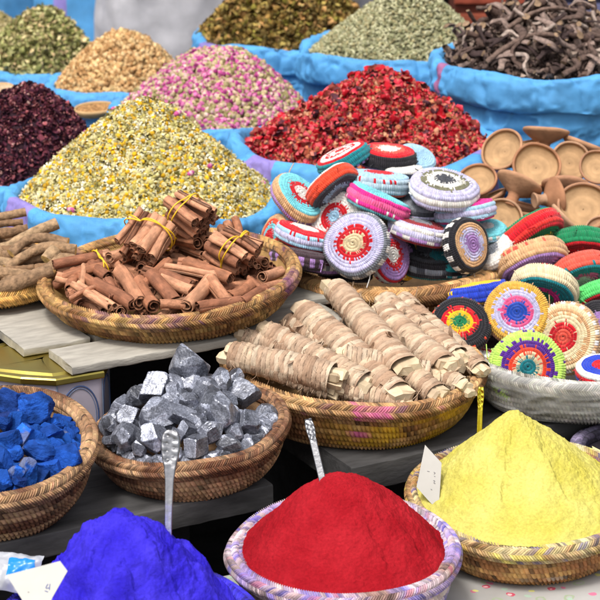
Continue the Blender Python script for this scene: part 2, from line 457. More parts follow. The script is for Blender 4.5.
# ------------------------------------------------------------------ baskets
STRAW, STRAW_D, STRAW_B = c(205, 158, 92), c(150, 98, 55), c(92, 58, 38)
def basket(name, label, C_, R, h, base, cat='basket', group=None, tilt=(0, 0), straw=STRAW, dark=STRAW_D, rows=9, rim_r=0.0135, rim_col=None, stains=(), wall_stain=(), bands=0.3, rim_n=150, seed=0, wall_n=None):
    """C_ = centre of the rim plane; the wall is rows of sewn coil, the rim a slanted wrap. stains: (colour, amount, frequency)"""
    rng = np.random.default_rng(seed + 100)
    C_ = np.asarray(C_, float); F = roll(*tilt)
    root = empty(name, (C_[0], C_[1], C_[2] - h), label, cat, group)
    s = np.linspace(0, PI / 2, 30)
    rr = base + (R - base) * np.cos(s) ** 0.8
    zz = -h * np.sin(s) ** 1.15
    prof = arc_prof(np.stack([rr, zz], 1))
    nv = wall_n or int(2 * PI * R / 0.0072); rows = int(rows * 1.35); rim_n = int(rim_n * 1.75)
    mb = MB()
    th = (np.arange(nv) + 0.5) / nv * 2 * PI
    cols = np.empty((rows, nv, 3))
    for i in range(rows):
        lineP = np.stack([np.cos(th) * R, np.sin(th) * R, np.full(nv, i * 0.03)], -1)
        f = np.clip(0.5 + 0.9 * fbm(lineP, 14, 3, seed) * 1.2 + bands * ((i % 3) - 1), 0, 1)[:, None]
        cl = straw * (1 - f) + dark * f
        cl = jit(cl, (nv,), 0.22, rng)
        old = rng.random(nv) < 0.08
        cl[old] *= 0.5
        for (sc_, am, fr, *sec) in wall_stain:
            g = 0.8 * np.clip((fbm(lineP, fr, 3, seed + 9) - (0.9 - am)) * 2.5, 0, 1)[:, None]
            if sec:
                dg = np.abs((np.degrees(th) - sec[0] + 180) % 360 - 180)
                g = g * np.clip(1.5 - dg / sec[1], 0, 1)[:, None]
            cl = cl * (1 - g) + jit(sc_, (nv,), 0.1, rng) * g
        cols[i] = cl
    stitched(mb, prof, rows, nv, 3, 0.0042, cols, C_, F, shear=0.55, sharp=0.9)
    # inner lining and floor
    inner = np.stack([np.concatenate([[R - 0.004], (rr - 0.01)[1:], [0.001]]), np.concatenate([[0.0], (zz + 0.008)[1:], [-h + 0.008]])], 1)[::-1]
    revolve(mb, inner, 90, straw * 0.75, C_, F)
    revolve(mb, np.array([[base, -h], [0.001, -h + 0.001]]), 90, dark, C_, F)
    mb.warp(0.0045, 9, seed)
    obj('woven_wall', mb, M_wicker, root)
    # rim: herringbone wrap
    mb = MB()
    t = np.linspace(PI * 1.25, -PI * 0.75, 40)
    rp = arc_prof(np.stack([R + rim_r * np.cos(t), rim_r * 1.05 * np.sin(t)], 1))
    nrow = 7
    th = (np.arange(rim_n) + 0.5) / rim_n * 2 * PI
    cols = np.empty((nrow, rim_n, 3))
    rc = straw if rim_col is None else rim_col
    for i in range(nrow):
        lineP = np.stack([np.cos(th) * R, np.sin(th) * R, np.full(rim_n, i * 0.011)], -1)
        f = np.clip(0.45 + 0.9 * fbm(lineP, 22, 3, seed + 4), 0, 1)[:, None]
        cl = jit(rc * (1 - f) + dark * f, (rim_n,), 0.22, rng)
        old = rng.random(rim_n) < 0.10
        cl[old] *= 0.5
        for (sc_, am, fr) in stains:
            g = 0.62 * np.clip((fbm(lineP, fr, 3, seed + 21) - (0.9 - am)) * 2.5, 0, 1)[:, None]
            cl = cl * (1 - g) + jit(sc_, (rim_n,), 0.18, rng) * g
        cols[i] = cl
    sh = np.array((2.4, 2.4, 2.4, -2.6, 2.4, 2.4, 2.4))
    stitched(mb, rp, nrow, rim_n, 3, 0.0034, cols, C_, F, shear=sh, phase=0.0, sharp=0.85)
    mb.warp(0.0045, 9, seed)
    obj('braided_rim', mb, M_wicker, root)
    return root

# ------------------------------------------------------------------ heaps
class Heap:
    def __init__(s, C_, R, A, e=0.2, dome=0.0, apex=(0, 0), rough=0.0, rf=12, seed=0, planes=()):
        s.C, s.R, s.A, s.e, s.dome, s.apex, s.rough, s.rf, s.seed, s.planes = np.asarray(C_, float), R, A, e, dome, np.asarray(apex, float), rough, rf, seed, planes
    def h(s, x, y):
        dx, dy = x - s.C[0], y - s.C[1]
        t0 = np.clip(np.sqrt(dx * dx + dy * dy) / s.R, 0, 1)
        qx, qy = dx - s.apex[0] * (1 - t0), dy - s.apex[1] * (1 - t0)
        t = np.sqrt(qx * qx + qy * qy) / s.R
        e = s.e
        cone = (math.sqrt(1 + e * e) - np.sqrt(t * t + e * e)) / (math.sqrt(1 + e * e) - e)
        h = s.A * ((1 - s.dome) * cone + s.dome * (1 - t * t))
        for (z0, gx, gy) in s.planes:
            h = np.minimum(h, z0 + gx * dx + gy * dy)
        if s.rough:
            P = np.stack([np.asarray(x, float), np.asarray(y, float), np.zeros_like(np.asarray(x, float))], -1)
            h = h + s.rough * fbm(P, s.rf, 4, s.seed) * np.clip((1 - t) * 6, 0, 1)
        return s.C[2] + np.where(t < 1.02, h, -0.02)
    def hit(s, px, py, lift=0.0):
        d = ray(px, py)
        best = None
        ts = np.linspace((s.C[1] - 1.6 * s.R) / d[1], (s.C[1] + 1.6 * s.R) / d[1], 600)
        P = EYE + ts[:, None] * d
        diff = P[:, 2] - lift - s.h(P[:, 0], P[:, 1])
        k = np.where(diff < 0)[0]
        if len(k): return P[k[0]]
        return P[int(np.argmin(np.abs(diff)))]
    def normal(s, x, y):
        e = 0.004
        return nrm((-(s.h(x + e, y) - s.h(x - e, y)) / (2 * e), -(s.h(x, y + e) - s.h(x, y - e)) / (2 * e), 1.0))
    def surf(s, mb, nr=90, na=160, col=(0.3, 0.3, 0.3), drop=0.0):
        r = np.concatenate([np.linspace(0.0005, 1, nr) * s.R])
        th = np.linspace(0, 2 * PI, na, endpoint=False)
        x = s.C[0] + r[:, None] * np.cos(th); y = s.C[1] + r[:, None] * np.sin(th)
        P = np.stack([x, y, s.h(x, y) - drop], -1)
        # closed underneath
        mb.grid(P[::-1], col, closed_v=True)
        rim = P[-1]; cen = np.array((s.C[0], s.C[1], s.C[2] - 0.03))
        n = na; idx = np.arange(n); nx = (idx + 1) % n
        mb.add(np.concatenate([rim, cen[None]]), t=np.stack([nx, idx, np.full(n, n)], 1), qc=col if np.ndim(col) == 1 else (0.3, 0.3, 0.3))
        return mb

def rand_rot(n, rng, axes=None, lean=None):
    """random rotation matrices (n,3,3); with axes (n,3) the local z leans about that axis by up to lean radians"""
    q = rng.standard_normal((n, 4)); q /= np.linalg.norm(q, axis=1)[:, None]
    w, x, y, z = q.T
    R = np.stack([np.stack([1 - 2 * (y * y + z * z), 2 * (x * y - z * w), 2 * (x * z + y * w)], -1),
                  np.stack([2 * (x * y + z * w), 1 - 2 * (x * x + z * z), 2 * (y * z - x * w)], -1),
                  np.stack([2 * (x * z - y * w), 2 * (y * z + x * w), 1 - 2 * (x * x + y * y)], -1)], 1)
    if axes is None: return R
    ax = axes + lean * rng.standard_normal((n, 3)); ax /= np.linalg.norm(ax, axis=1)[:, None]
    rnd = rng.standard_normal((n, 3))
    X = np.cross(rnd, ax); X /= np.linalg.norm(X, axis=1)[:, None]
    Y = np.cross(ax, X)
    return np.stack([X, Y, ax], -1)

def t_ellipsoid(nu=5, nv=6, key=None):
    """template: (verts, quads, key per quad)"""
    u = np.linspace(0.02, PI - 0.02, nu + 1); v = np.linspace(0, 2 * PI, nv, endpoint=False)
    P = np.stack([np.sin(u)[:, None] * np.cos(v), np.sin(u)[:, None] * np.sin(v), np.repeat(np.cos(u)[:, None], nv, 1)], -1)
    idx = np.arange((nu + 1) * nv).reshape(nu + 1, nv); idx = np.concatenate([idx, idx[:, :1]], 1)
    q = np.stack([idx[:-1, :-1], idx[1:, :-1], idx[1:, 1:], idx[:-1, 1:]], -1).reshape(-1, 4)
    k = np.repeat(np.arange(nu), nv) if key is None else np.repeat(np.asarray(key), nv)
    return P.reshape(-1, 3), q, k
def t_patch(n, fn, keyfn=None):
    a = np.linspace(-1, 1, n + 1); A, B = np.meshgrid(a, a, indexing='ij')
    P = fn(A, B)
    idx = np.arange((n + 1) ** 2).reshape(n + 1, n + 1)
    q = np.stack([idx[:-1, :-1], idx[1:, :-1], idx[1:, 1:], idx[:-1, 1:]], -1).reshape(-1, 4)
    m = (a[:-1] + a[1:]) / 2; ka, kb = np.meshgrid(m, m, indexing='ij')
    k = np.zeros(len(q), int) if keyfn is None else keyfn(ka, kb).reshape(-1).astype(int)
    return P.reshape(-1, 3), q, k
def t_join(*ts):
    V, Q, K, n = [], [], [], 0
    for v, q, k in ts:
        V.append(v); Q.append(q + n); K.append(k); n += len(v)
    return np.concatenate(V), np.concatenate(Q), np.concatenate(K)

def scatter(mb, heap, n, templates, palettes, size, lean=0.8, lift=0.3, seed=0, edge=1.0, jitter=0.12, aspect=None):
    """palettes[key] = (m,3) colours to choose from (one choice per bit and key)"""
    rng = np.random.default_rng(seed)
    r = np.sqrt(rng.random(n)) * heap.R * edge; th = rng.random(n) * 2 * PI
    x = heap.C[0] + r * np.cos(th); y = heap.C[1] + r * np.sin(th)
    e = 0.006
    nx = -(heap.h(x + e, y) - heap.h(x - e, y)) / (2 * e); ny = -(heap.h(x, y + e) - heap.h(x, y - e)) / (2 * e)
    N_ = np.stack([nx, ny, np.ones(n)], -1); N_ /= np.linalg.norm(N_, axis=1)[:, None]
    R_ = rand_rot(n, rng, N_, lean) if lean is not None else rand_rot(n, rng)
    S = size[0] + (size[1] - size[0]) * rng.random(n) ** 1.5
    pos = np.stack([x, y, heap.h(x, y)], -1) + N_ * (S * (lift + 0.5 * rng.random(n)))[:, None]
    which = rng.integers(0, len(templates), n)
    for ti, (V, Q, K) in enumerate(templates):
        m = np.where(which == ti)[0]
        if not len(m): continue
        sc_ = S[m][:, None, None]
        if aspect is not None:
            sc_ = sc_ * (1 + aspect * (rng.random((len(m), 1, 3)) - 0.5) * 2)
        P = np.einsum('nij,nkj->nki', R_[m], V[None] * sc_) + pos[m][:, None]
        q = (Q[None] + (np.arange(len(m)) * len(V))[:, None, None]).reshape(-1, 4)
        nk = int(K.max()) + 1
        ch = np.stack([palettes[k][rng.integers(0, len(palettes[k]), len(m))] for k in range(nk)], 1)    # (m, nk, 3)
        ch = ch * (1 + jitter * rng.standard_normal((len(m), nk, 1)))
        mb.add(P.reshape(-1, 3), q, qc=np.clip(ch[:, K].reshape(-1, 3), 0.002, 1))
    return mb

# ------------------------------------------------------------------ sacks
BLUE = np.array((0.085, 0.325, 0.64)); LILAC = np.array((0.25, 0.20, 0.52))
def sack(name, label, C_, R, stripes=(), blue=BLUE, roll_h=0.03, roll_w=0.019, seed=0, group='open blue sacks of spices', wob=0.012):
    C_ = np.asarray(C_, float)
    root = empty(name, (C_[0], C_[1], 0), label, 'sack', group)
    nv, nu = 360, 150
    th = np.linspace(0, 2 * PI, nv, endpoint=False)
    deg = np.degrees(th)
    def paint(rows):
        cl = np.repeat(blue[None, None], rows, 0).repeat(nv, 1).copy()
        for (d0, wd, sc_) in stripes:
            m = np.abs((deg - d0 + 180) % 360 - 180) < wd
            cl[:, m] = sc_
        return cl
    u = np.linspace(0, 1, nu)
    z = C_[2] * u - 0.01
    rr = R * (0.86 + 0.17 * np.sin(np.clip(u * 1.05, 0, 1) * PI * 0.62))
    P = np.stack([C_[0] + rr[:, None] * np.cos(th), C_[1] + rr[:, None] * np.sin(th), np.repeat(z[:, None], nv, 1)], -1)
    rad = np.stack([np.cos(th), np.sin(th), np.zeros(nv)], -1)[None]
    fold = fbm(np.stack([P[..., 0] * 1.0, P[..., 1] * 1.0, P[..., 2] * 0.35], -1), 11, 4, seed + 3)
    crease = fbm(np.stack([P[..., 0] * 0.5, P[..., 1] * 0.5, P[..., 2] * 2.2], -1), 13, 3, seed + 8)
    crk = 1 - np.abs(fbm(np.stack([P[..., 0], P[..., 1], P[..., 2] * 1.5], -1), 17, 3, seed + 15)) * 2.2
    P = P + rad * (0.012 * fold + 0.009 * crease + 0.0075 * np.clip(crk, 0, 1) ** 2)[..., None]
    mb = MB(); mb.grid(P, paint(nu), closed_v=True)
    obj('cloth_body', mb, M_sack, root)
    # rolled collar
    t = np.linspace(0, 2 * PI, 40, endpoint=False)
    lx = np.stack([np.cos(th) * R, np.sin(th) * R, np.zeros(nv)], -1)
    wv = noise(lx, 9, seed + 1); wv2 = noise(lx, 22, seed + 2)
    hh = roll_h * (1 + 0.25 * wv); ww = roll_w * (1 + 0.25 * wv2)
    cz = C_[2] - roll_h * 0.75 + wob * noise(lx, 6, seed + 5)
    cr = R + roll_w * 0.7 + 0.010 * noise(lx, 7, seed + 6)
    ct, st = np.cos(t)[:, None], np.sin(t)[:, None]
    sgn = np.sign(st) * np.abs(st) ** 0.8
    rr = cr[None] + ww[None] * np.sign(ct) * np.abs(ct) ** 0.8 + 0.006 * np.clip(-st, 0, 1)
    P = np.stack([C_[0] + rr * np.cos(th), C_[1] + rr * np.sin(th), cz[None] + hh[None] * sgn], -1)
    dsp = fbm(np.stack([P[..., 0], P[..., 1], P[..., 2] * 1.6], -1), 32, 3, seed + 12)
    crk = np.clip(1 - np.abs(fbm(np.stack([P[..., 0], P[..., 1], P[..., 2] * 0.6], -1), 26, 3, seed + 16)) * 2.4, 0, 1) ** 2
    P = P + (0.0045 * dsp - 0.0055 * crk)[..., None] * np.stack([np.cos(th), np.sin(th), 0.6 * np.ones(nv)], -1)[None]
    mb = MB(); mb.grid(P[::-1], paint(40)[:, :], closed_u=True, closed_v=True)
    obj('rolled_rim', mb, M_sack, root)
    return root

def place(px, py, Y, a_px):
    C_ = at(px, py, Y); return C_, a_px * mpp(C_)

# =================================================================== SETTING
mb = MB()
g = np.linspace(-60, 60, 61); gx, gy = np.meshgrid(g, g + 30, indexing='ij')
mb.grid(np.stack([gx, gy, np.zeros_like(gx)], -1), (0.2, 0.18, 0.16))
obj('ground', mb, M_ground, origin=(0, 0, 0), kind='structure')

E1 = nrm((0.8746, 0.4848)); E2 = np.array((-E1[1], E1[0]))       # the stall front runs off to the right and back
DARK = np.array((0.022, 0.022, 0.025)); BOARD = c(192, 186, 174, 0.62); GREYW = np.array((0.06, 0.058, 0.058))
T0, T1, TB = 0.35, 0.45, 0.592
def stall(px=None, py=None, z=None): return atz(px, py, z)[:2]

# low front table and its printed cloth
tb0 = np.array((-0.041, 2.79)) - E2 * 0.02
o_t = tb0 - E1 * 0.75 - E2 * 0.62
t = empty('trestle_table', (*(o_t + E1 * 0.9 + E2 * 0.3), 0), 'low trestle table under the printed cloth, carrying the powder bowls', 'table')
mb = box_mb(MB(), o_t, E1, E2, 1.75, 0.60, T0 - 0.035, T0 - 0.006, DARK * 2); obj('table_top', mb, M_dark, t)
for a, b_ in ((0.05, 0.05), (1.65, 0.05), (0.05, 0.5), (1.65, 0.5)):
    mb = box_mb(MB(), o_t + E1 * a + E2 * b_, E1, E2, 0.05, 0.05, 0.0, T0 - 0.036, DARK * 2); obj('leg', mb, M_dark, t)

def mat_cloth():
    m, nt, b = new_mat('printed oilcloth')
    N, L = nt.nodes, nt.links
    tc = N.new('ShaderNodeTexCoord')
    base = N.new('ShaderNodeTexNoise'); base.inputs['Scale'].default_value = 9; base.inputs['Detail'].default_value = 5
    L.new(tc.outputs['Object'], base.inputs['Vector'])
    cr = N.new('ShaderNodeValToRGB'); e = cr.color_ramp.elements
    e[0].position, e[0].color = 0.3, (0.30, 0.29, 0.275, 1); e[1].position, e[1].color = 0.7, (0.42, 0.415, 0.40, 1)
    L.new(base.outputs['Fac'], cr.inputs[0])
    cur = cr.outputs[0]
    def sprig(scale, thr, col, off, ring=None):
        nonlocal cur
        mp = N.new('ShaderNodeMapping'); mp.inputs['Location'].default_value = off
        L.new(tc.outputs['Object'], mp.inputs['Vector'])
        nd = N.new('ShaderNodeTexNoise'); nd.inputs['Scale'].default_value = scale * 4; nd.inputs['Detail'].default_value = 2
        L.new(mp.outputs[0], nd.inputs['Vector'])
        mixv = N.new('ShaderNodeMix'); mixv.data_type = 'VECTOR'; mixv.inputs[0].default_value = 0.012
        L.new(mp.outputs[0], mixv.inputs[4]); L.new(nd.outputs['Color'], mixv.inputs[5])
        v = N.new('ShaderNodeTexVoronoi'); v.inputs['Scale'].default_value = scale; v.voronoi_dimensions = '2D'; v.inputs['Randomness'].default_value = 0.75
        L.new(mixv.outputs[1], v.inputs['Vector'])
        lt = N.new('ShaderNodeMath'); lt.operation = 'LESS_THAN'; lt.inputs[1].default_value = thr
        L.new(v.outputs['Distance'], lt.inputs[0])
        f = lt.outputs[0]
        if ring:
            gt = N.new('ShaderNodeMath'); gt.operation = 'GREATER_THAN'; gt.inputs[1].default_value = ring
            L.new(v.outputs['Distance'], gt.inputs[0])
            mu = N.new('ShaderNodeMath'); mu.operation = 'MULTIPLY'; L.new(gt.outputs[0], mu.inputs[0]); L.new(f, mu.inputs[1]); f = mu.outputs[0]
        mx = N.new('ShaderNodeMix'); mx.data_type = 'RGBA'
        L.new(f, mx.inputs[0]); L.new(cur, mx.inputs[6]); mx.inputs[7].default_value = (*col, 1)
        cur = mx.outputs[2]
    sprig(15, 0.12, (0.30, 0.36, 0.24), (0.31, 0.17, 0), 0.07)
    sprig(17, 0.10, (0.50, 0.07, 0.12), (0, 0, 0))
    sprig(17, 0.045, (0.75, 0.45, 0.45), (0.001, 0.001, 0))
    sprig(16, 0.07, (0.55, 0.16, 0.26), (0.7, 0.45, 0))
    sprig(13, 0.055, (0.60, 0.58, 0.2), (0.13, 0.77, 0))
    sprig(16, 0.08, (0.34, 0.46, 0.36), (0.53, 0.91, 0))
    L.new(cur, b.inputs['Base Color'])
    b.inputs['Roughness'].default_value = 0.4
    return m
M_cloth = mat_cloth()
a_ = np.linspace(0, 1, 160); b2 = np.linspace(0, 1, 90)
A_, B_ = np.meshgrid(a_, b2, indexing='ij')
o_c = o_t + E1 * 0.42
s_ = A_ * 1.32
tq = -0.25 + B_ * 0.85       # hangs over the front edge for tq < 0
XY = o_c[None, None] + E1 * s_[..., None] + E2 * np.clip(tq, 0, 9)[..., None]
Zc = T0 - np.clip(-tq, 0, 1) * 1.0
Pc = np.concatenate([XY, Zc[..., None]], -1)
Pc[..., 2] += 0.0022 * fbm(Pc * (1, 1, 0.3), 9, 3, 5) + 0.0016
drp = np.clip(-tq, 0, 1)[..., None] * 0.35
Pc[..., :2] -= E2 * (drp * (0.2 + 0.3 * np.sin(s_ * 38)[..., None]) * 0.35 + 0.004)
mb = MB(); mb.grid(Pc, (0.7, 0.7, 0.68))
obj('tablecloth', mb, M_cloth, label='white oilcloth printed with tiny roses under the red and yellow powder bowls', cat='tablecloth')

# dark shelves of the stall
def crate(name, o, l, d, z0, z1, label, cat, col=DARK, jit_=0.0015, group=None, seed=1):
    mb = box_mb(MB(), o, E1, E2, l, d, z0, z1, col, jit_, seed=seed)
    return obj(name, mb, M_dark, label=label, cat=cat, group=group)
q0 = np.array((-0.041, 2.816))
crate('wooden_plank', q0 - E1 * 0.85, 0.85, 0.34, T1 - 0.038, T1, 'thick blackened plank under the ore and indigo bowls', 'plank', GREYW, 0.0009)
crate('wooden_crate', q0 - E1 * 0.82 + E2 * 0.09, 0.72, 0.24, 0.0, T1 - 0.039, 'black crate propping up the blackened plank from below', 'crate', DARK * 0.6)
qb = np.array((0.159, 2.926))
crate('wooden_shelf', qb - E1 * 0.09, 0.85, 0.44, T1 - 0.045, T1, 'dark painted shelf beneath the bark basket and the pale basket of pads', 'shelf', GREYW * 0.8, 0.0009, seed=4)
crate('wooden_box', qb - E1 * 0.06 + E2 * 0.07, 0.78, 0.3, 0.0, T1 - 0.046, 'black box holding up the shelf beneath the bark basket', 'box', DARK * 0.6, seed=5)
# upper tier for the big basket of pads, the clay and the boards
qc_ = qb - E1 * 0.10 + E2 * 0.46
crate('wooden_bench', qc_, 0.95, 0.45, 0.40, 0.535, 'dark bench behind the shelf carrying the big basket of pads', 'bench', DARK, seed=6)
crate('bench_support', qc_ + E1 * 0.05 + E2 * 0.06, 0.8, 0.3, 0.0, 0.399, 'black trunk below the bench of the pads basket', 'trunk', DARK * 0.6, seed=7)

# boards resting on the tin and on a rear crate
def at_xy(p): return np.array(p, float)
def board(o, l, d, label, seed):
    mb = box_mb(MB(), o, E1, E2, l, d, TB - 0.014, TB, BOARD, 0.0011, seed=seed)
    v = mb
    return obj('wooden_board', v, M_board, label=label, cat='board', group='pale boards under the baskets')
board(np.array((-0.357, 2.952)) - E2 * 0.0, 0.50, 0.098, 'pale weathered board lying along the front edge of the cinnamon tray', 1)
E1b = E1
board(np.array((-0.444, 3.038)), 0.115, 0.50, 'short-ended pale board poking out between the licorice basket and the tin', 2)
board(np.array((-0.444, 3.038)) + E1 * 0.125, 0.46, 0.20, 'pale board hidden under the middle of the cinnamon tray', 3)
board(np.array((-0.444, 3.038)) - E1 * 0.20 + E2 * 0.09, 0.19, 0.40, 'pale board under the left side of the licorice basket', 4)
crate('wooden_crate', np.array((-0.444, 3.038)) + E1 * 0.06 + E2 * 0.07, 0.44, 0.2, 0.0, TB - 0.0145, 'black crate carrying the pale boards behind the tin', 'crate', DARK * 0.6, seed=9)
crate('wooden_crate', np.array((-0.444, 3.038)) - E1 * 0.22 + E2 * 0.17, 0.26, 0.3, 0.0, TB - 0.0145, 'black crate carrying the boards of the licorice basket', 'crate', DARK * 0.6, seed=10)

# painted tin with a brass-coloured eight-sided lid
TIN = np.array([(-.315, 2.983), (-.384, 2.948), (-.437, 2.957), (-.515, 2.985), (-.535, 3.07), (-.47, 3.13), (-.36, 3.13), (-.31, 3.06)])
tc_ = TIN.mean(0)
def inset(p, k): 
    d = p - tc_; L_ = np.linalg.norm(d, axis=1)[:, None]; return tc_ + d * (L_ - k) / L_
tin = empty('tea_tin', (tc_[0], tc_[1], T1), 'lilac painted tin with arches and a brass-coloured eight-sided lid', 'tin')
def prism(mb, poly_rings, col, n=12):
    """stack of rings of the same polygon, each edge subdivided"""
    R_ = []
    for poly, z in poly_rings:
        r = []
        for i in range(len(poly)):
            p, q = poly[i], poly[(i + 1) % len(poly)]
            for s in range(n): r.append((*(p + (q - p) * s / n), z))
        R_.append(r)
    return mb.grid(np.array(R_), col, closed_v=True)
zt = TB - 0.0145
LILW = c(180, 172, 186, 0.75)
mb = MB(); prism(mb, [(TIN, T1 + 0.001), (TIN, T1 + 0.05), (TIN, zt - 0.012)], LILW); obj('tin_body', mb, M_pack, tin)
# arch outlines and corner bars, painted in relief on each side
for i in range(8):
    p, q = TIN[(i + 1) % 8], TIN[i]
    e = (q - p); w = np.linalg.norm(e); e = e / w; nn = np.array((e[1], -e[0]))
    if np.dot(nn, p - tc_) < 0: nn = -nn
    def pt(s, z, o=0.0008): return np.array((*(p + e * s + nn * o), z))
    mb = MB(); m_ = 0.007; z_sp = T1 + 0.055; rx = w / 2 - m_; rz = min(0.05, zt - 0.02 - z_sp)
    path = [pt(m_, T1 + 0.006)] + [pt(m_, z_sp)] + [pt(w / 2 - rx * math.cos(a), z_sp + rz * math.sin(a)) for a in np.linspace(0.15, PI - 0.15, 14)] + [pt(w - m_, z_sp), pt(w - m_, T1 + 0.006)]
    tube(mb, path, 0.0013, 6, c(70, 90, 135, 0.8), samples=90)
    path2 = [pt(m_ + .004, T1 + 0.006), pt(m_ + .004, z_sp)] + [pt(w / 2 - (rx - .004) * math.cos(a), z_sp + (rz - .004) * math.sin(a)) for a in np.linspace(0.15, PI - 0.15, 14)] + [pt(w - m_ - .004, z_sp), pt(w - m_ - .004, T1 + 0.006)]
    tube(mb, path2, 0.0007, 5, c(120, 135, 170, 0.8), samples=90)
    tube(mb, [pt(0.0022, T1 + 0.004), pt(0.0022, zt - 0.014)], 0.0012, 6, c(120, 135, 160, 0.8))
    obj('arch_outline', mb, M_pack, tin)
GOLD = c(196, 178, 92, 0.9)
ex = lambda k: inset(TIN, -k)
mb = MB(); prism(mb, [(ex(.001), zt - .014), (ex(.005), zt - .014), (ex(.006), zt - .012), (ex(.006), zt - .005), (ex(.004), zt - .0025), (ex(-.008), zt - .0025), (ex(-.010), zt - .006), (ex(-.016), zt - .006), (ex(-.019), zt - .001), (ex(-.03), zt - .0006), (ex(-.09), zt - .0006), (np.repeat(tc_[None], 8, 0) + (TIN - tc_) * .02, zt - .0006)], GOLD)
obj('lid', mb, M_gold, tin, smooth=False)

# =================================================================== BACK SACKS AND HEAPS
def pal(*cs, k=0.8): return np.array([c(*x, k=k) for x in cs])
def heap_obj(name, h, mb, label, cat, mat=M_dry, smooth=True, kind='stuff'):
    return obj(name, mb, mat, origin=(h.C[0], h.C[1], h.C[2] - 0.03), smooth=smooth, label=label, cat=cat, kind=kind)

# templates
def chamomile_t(seed):
    rng = np.random.default_rng(seed)
    dome = t_ellipsoid(4, 7); V = dome[0] * np.array((0.52, 0.52, 0.5)); dome = (V, dome[1], dome[2] * 0)
    petals = []
    for k in range(9):
        a = k / 9 * 2 * PI + rng.normal() * 0.15; L_ = 0.75 + 0.3 * rng.random(); dr = rng.normal() * 0.35 - 0.25
        pv = np.array([(0.35, -0.16, 0.0), (0.35, 0.16, 0.0), (0.7 * L_ + .2, 0.2, 0.12 + dr * .3), (0.7 * L_ + .2, -0.2, 0.12 + dr * .3), (1.1 * L_, 0.1, dr * .8), (1.1 * L_, -0.1, dr * .8)])
        ca, sa = math.cos(a), math.sin(a)
        pv = pv @ np.array([[ca, sa, 0], [-sa, ca, 0], [0, 0, 1]])
        petals.append((pv, np.array([(0, 1, 2, 3), (3, 2, 4, 5)]), np.array([1, 1])))
    return t_join(dome, *petals)
def bud_t(): return (lambda t: (t[0] * np.array((0.62, 0.62, 1.0)) * (1 + 0.0), t[1], t[2]))(t_ellipsoid(6, 7, key=[2, 2, 1, 0, 0, 3]))
def petal_t(seed, n=4, curl=0.6, rag=0.12, asp=(1.0, 0.75)):
    rng = np.random.default_rng(seed)
    k1, k2, k3 = rng.normal(0, curl, 3); ph = rng.random() * 6
    def fn(A, B):
        x = A * asp[0] * (1 - 0.25 * B * B) ; y = B * asp[1] * (1 - 0.3 * A * A)
        z = k1 * A * A + k2 * B * B + k3 * A * B + 0.18 * np.sin(4 * A + ph) * np.cos(3 * B + ph)
        r = rng.normal(0, rag, A.shape + (3,))
        Q = np.stack([x, y, z], -1) + r
        return Q / np.maximum(1.0, np.linalg.norm(Q, axis=-1, keepdims=True) ** 0.85)
    return t_patch(n, fn, lambda a, b: (np.abs(a) + np.abs(b) > 1.15) * 1)
def grain_t(lx, ly, lz, nu=4, nv=5):
    t = t_ellipsoid(nu, nv); return t[0] * np.array((lx, ly, lz)), t[1], t[2] * 0
def shell_t(seed):
    t = t_ellipsoid(5, 7); rng = np.random.default_rng(seed)
    V = t[0] * np.array((0.9, 0.6, 0.7)) * (1 + 0.25 * rng.standard_normal((len(t[0]), 1)))
    return V, t[1], (t[2] > 2).astype(int)

def petals_set(n, **k): return [petal_t(i * 7 + 1, **k) for i in range(n)]

# chamomile
C_, R_ = place(148, 193, 3.85, 127)
ap = at(146, 104, 3.85)
h_cham = Heap(C_ - (0, 0, 0.012), R_ * 0.985, ap[2] - C_[2] + 0.012, e=0.16, dome=0.12, apex=(-0.005, 0), rough=0.006, rf=16, seed=2)
sack('sack', 'blue sack of chamomile with lilac stripe at its left, behind the cinnamon tray', C_, R_, stripes=((207, 11, LILAC), (30, 9, LILAC)), seed=1, roll_h=0.036)
mb = h_cham.surf(MB(), col=c(150, 135, 80, 0.6))
scatter(mb, h_cham, 5600, [chamomile_t(i) for i in range(6)], [pal((228, 178, 30), (206, 160, 35), (238, 194, 40), (190, 160, 60), (214, 200, 120), (200, 180, 90), (222, 210, 150), k=.68), pal((236, 228, 186), (222, 210, 154), (206, 194, 130), (246, 240, 212), (182, 172, 108), (226, 214, 160), k=.68)], (0.0075, 0.0118), lean=0.6, lift=0.25, seed=3, aspect=0.15)
scatter(mb, h_cham, 450, petals_set(3, asp=(1.0, 0.3)), [pal((150, 145, 75), (175, 165, 95), (120, 110, 60)), pal((150, 145, 75), (120, 110, 60))], (0.006, 0.010), seed=4)
scatter(mb, h_cham, 9, [bud_t()], [pal((200, 90, 150)), pal((220, 170, 180)), pal((190, 90, 150)), pal((200, 120, 160))], (0.008, 0.010), lean=None, lift=0.9, seed=5)
heap_obj('chamomile_heap', h_cham, mb, 'cone of dried yellow and cream chamomile flowers in a blue sack', 'chamomile')

# red petals
C_, R_ = place(367, 143, 4.12, 120)
ap = at(385, 66, 4.12)
h_red = Heap(C_ - (0, 0, 0.012), R_ * 0.985, ap[2] - C_[2] - 0.012, e=0.35, dome=0.25, apex=(0.035, 0), rough=0.012, rf=12, seed=5)
sack('sack', 'blue sack of red dried flowers with a lilac stripe on its rolled rim', C_, R_, stripes=((216, 9, LILAC), (330, 6, LILAC)), seed=2, roll_h=0.046, roll_w=0.024)
mb = h_red.surf(MB(), col=c(120, 30, 25, 0.6))
scatter(mb, h_red, 8200, petals_set(14, curl=0.9, rag=0.10, asp=(1.0, 0.9)), [pal((206, 34, 50), (192, 26, 42), (216, 60, 78), (172, 30, 40), (222, 96, 104), (190, 112, 92), (214, 44, 66), (158, 80, 62)), pal((222, 96, 104), (204, 130, 108), (180, 104, 80), (190, 40, 52))], (0.0045, 0.0100), lean=None, lift=0.2, seed=6, aspect=0.2)
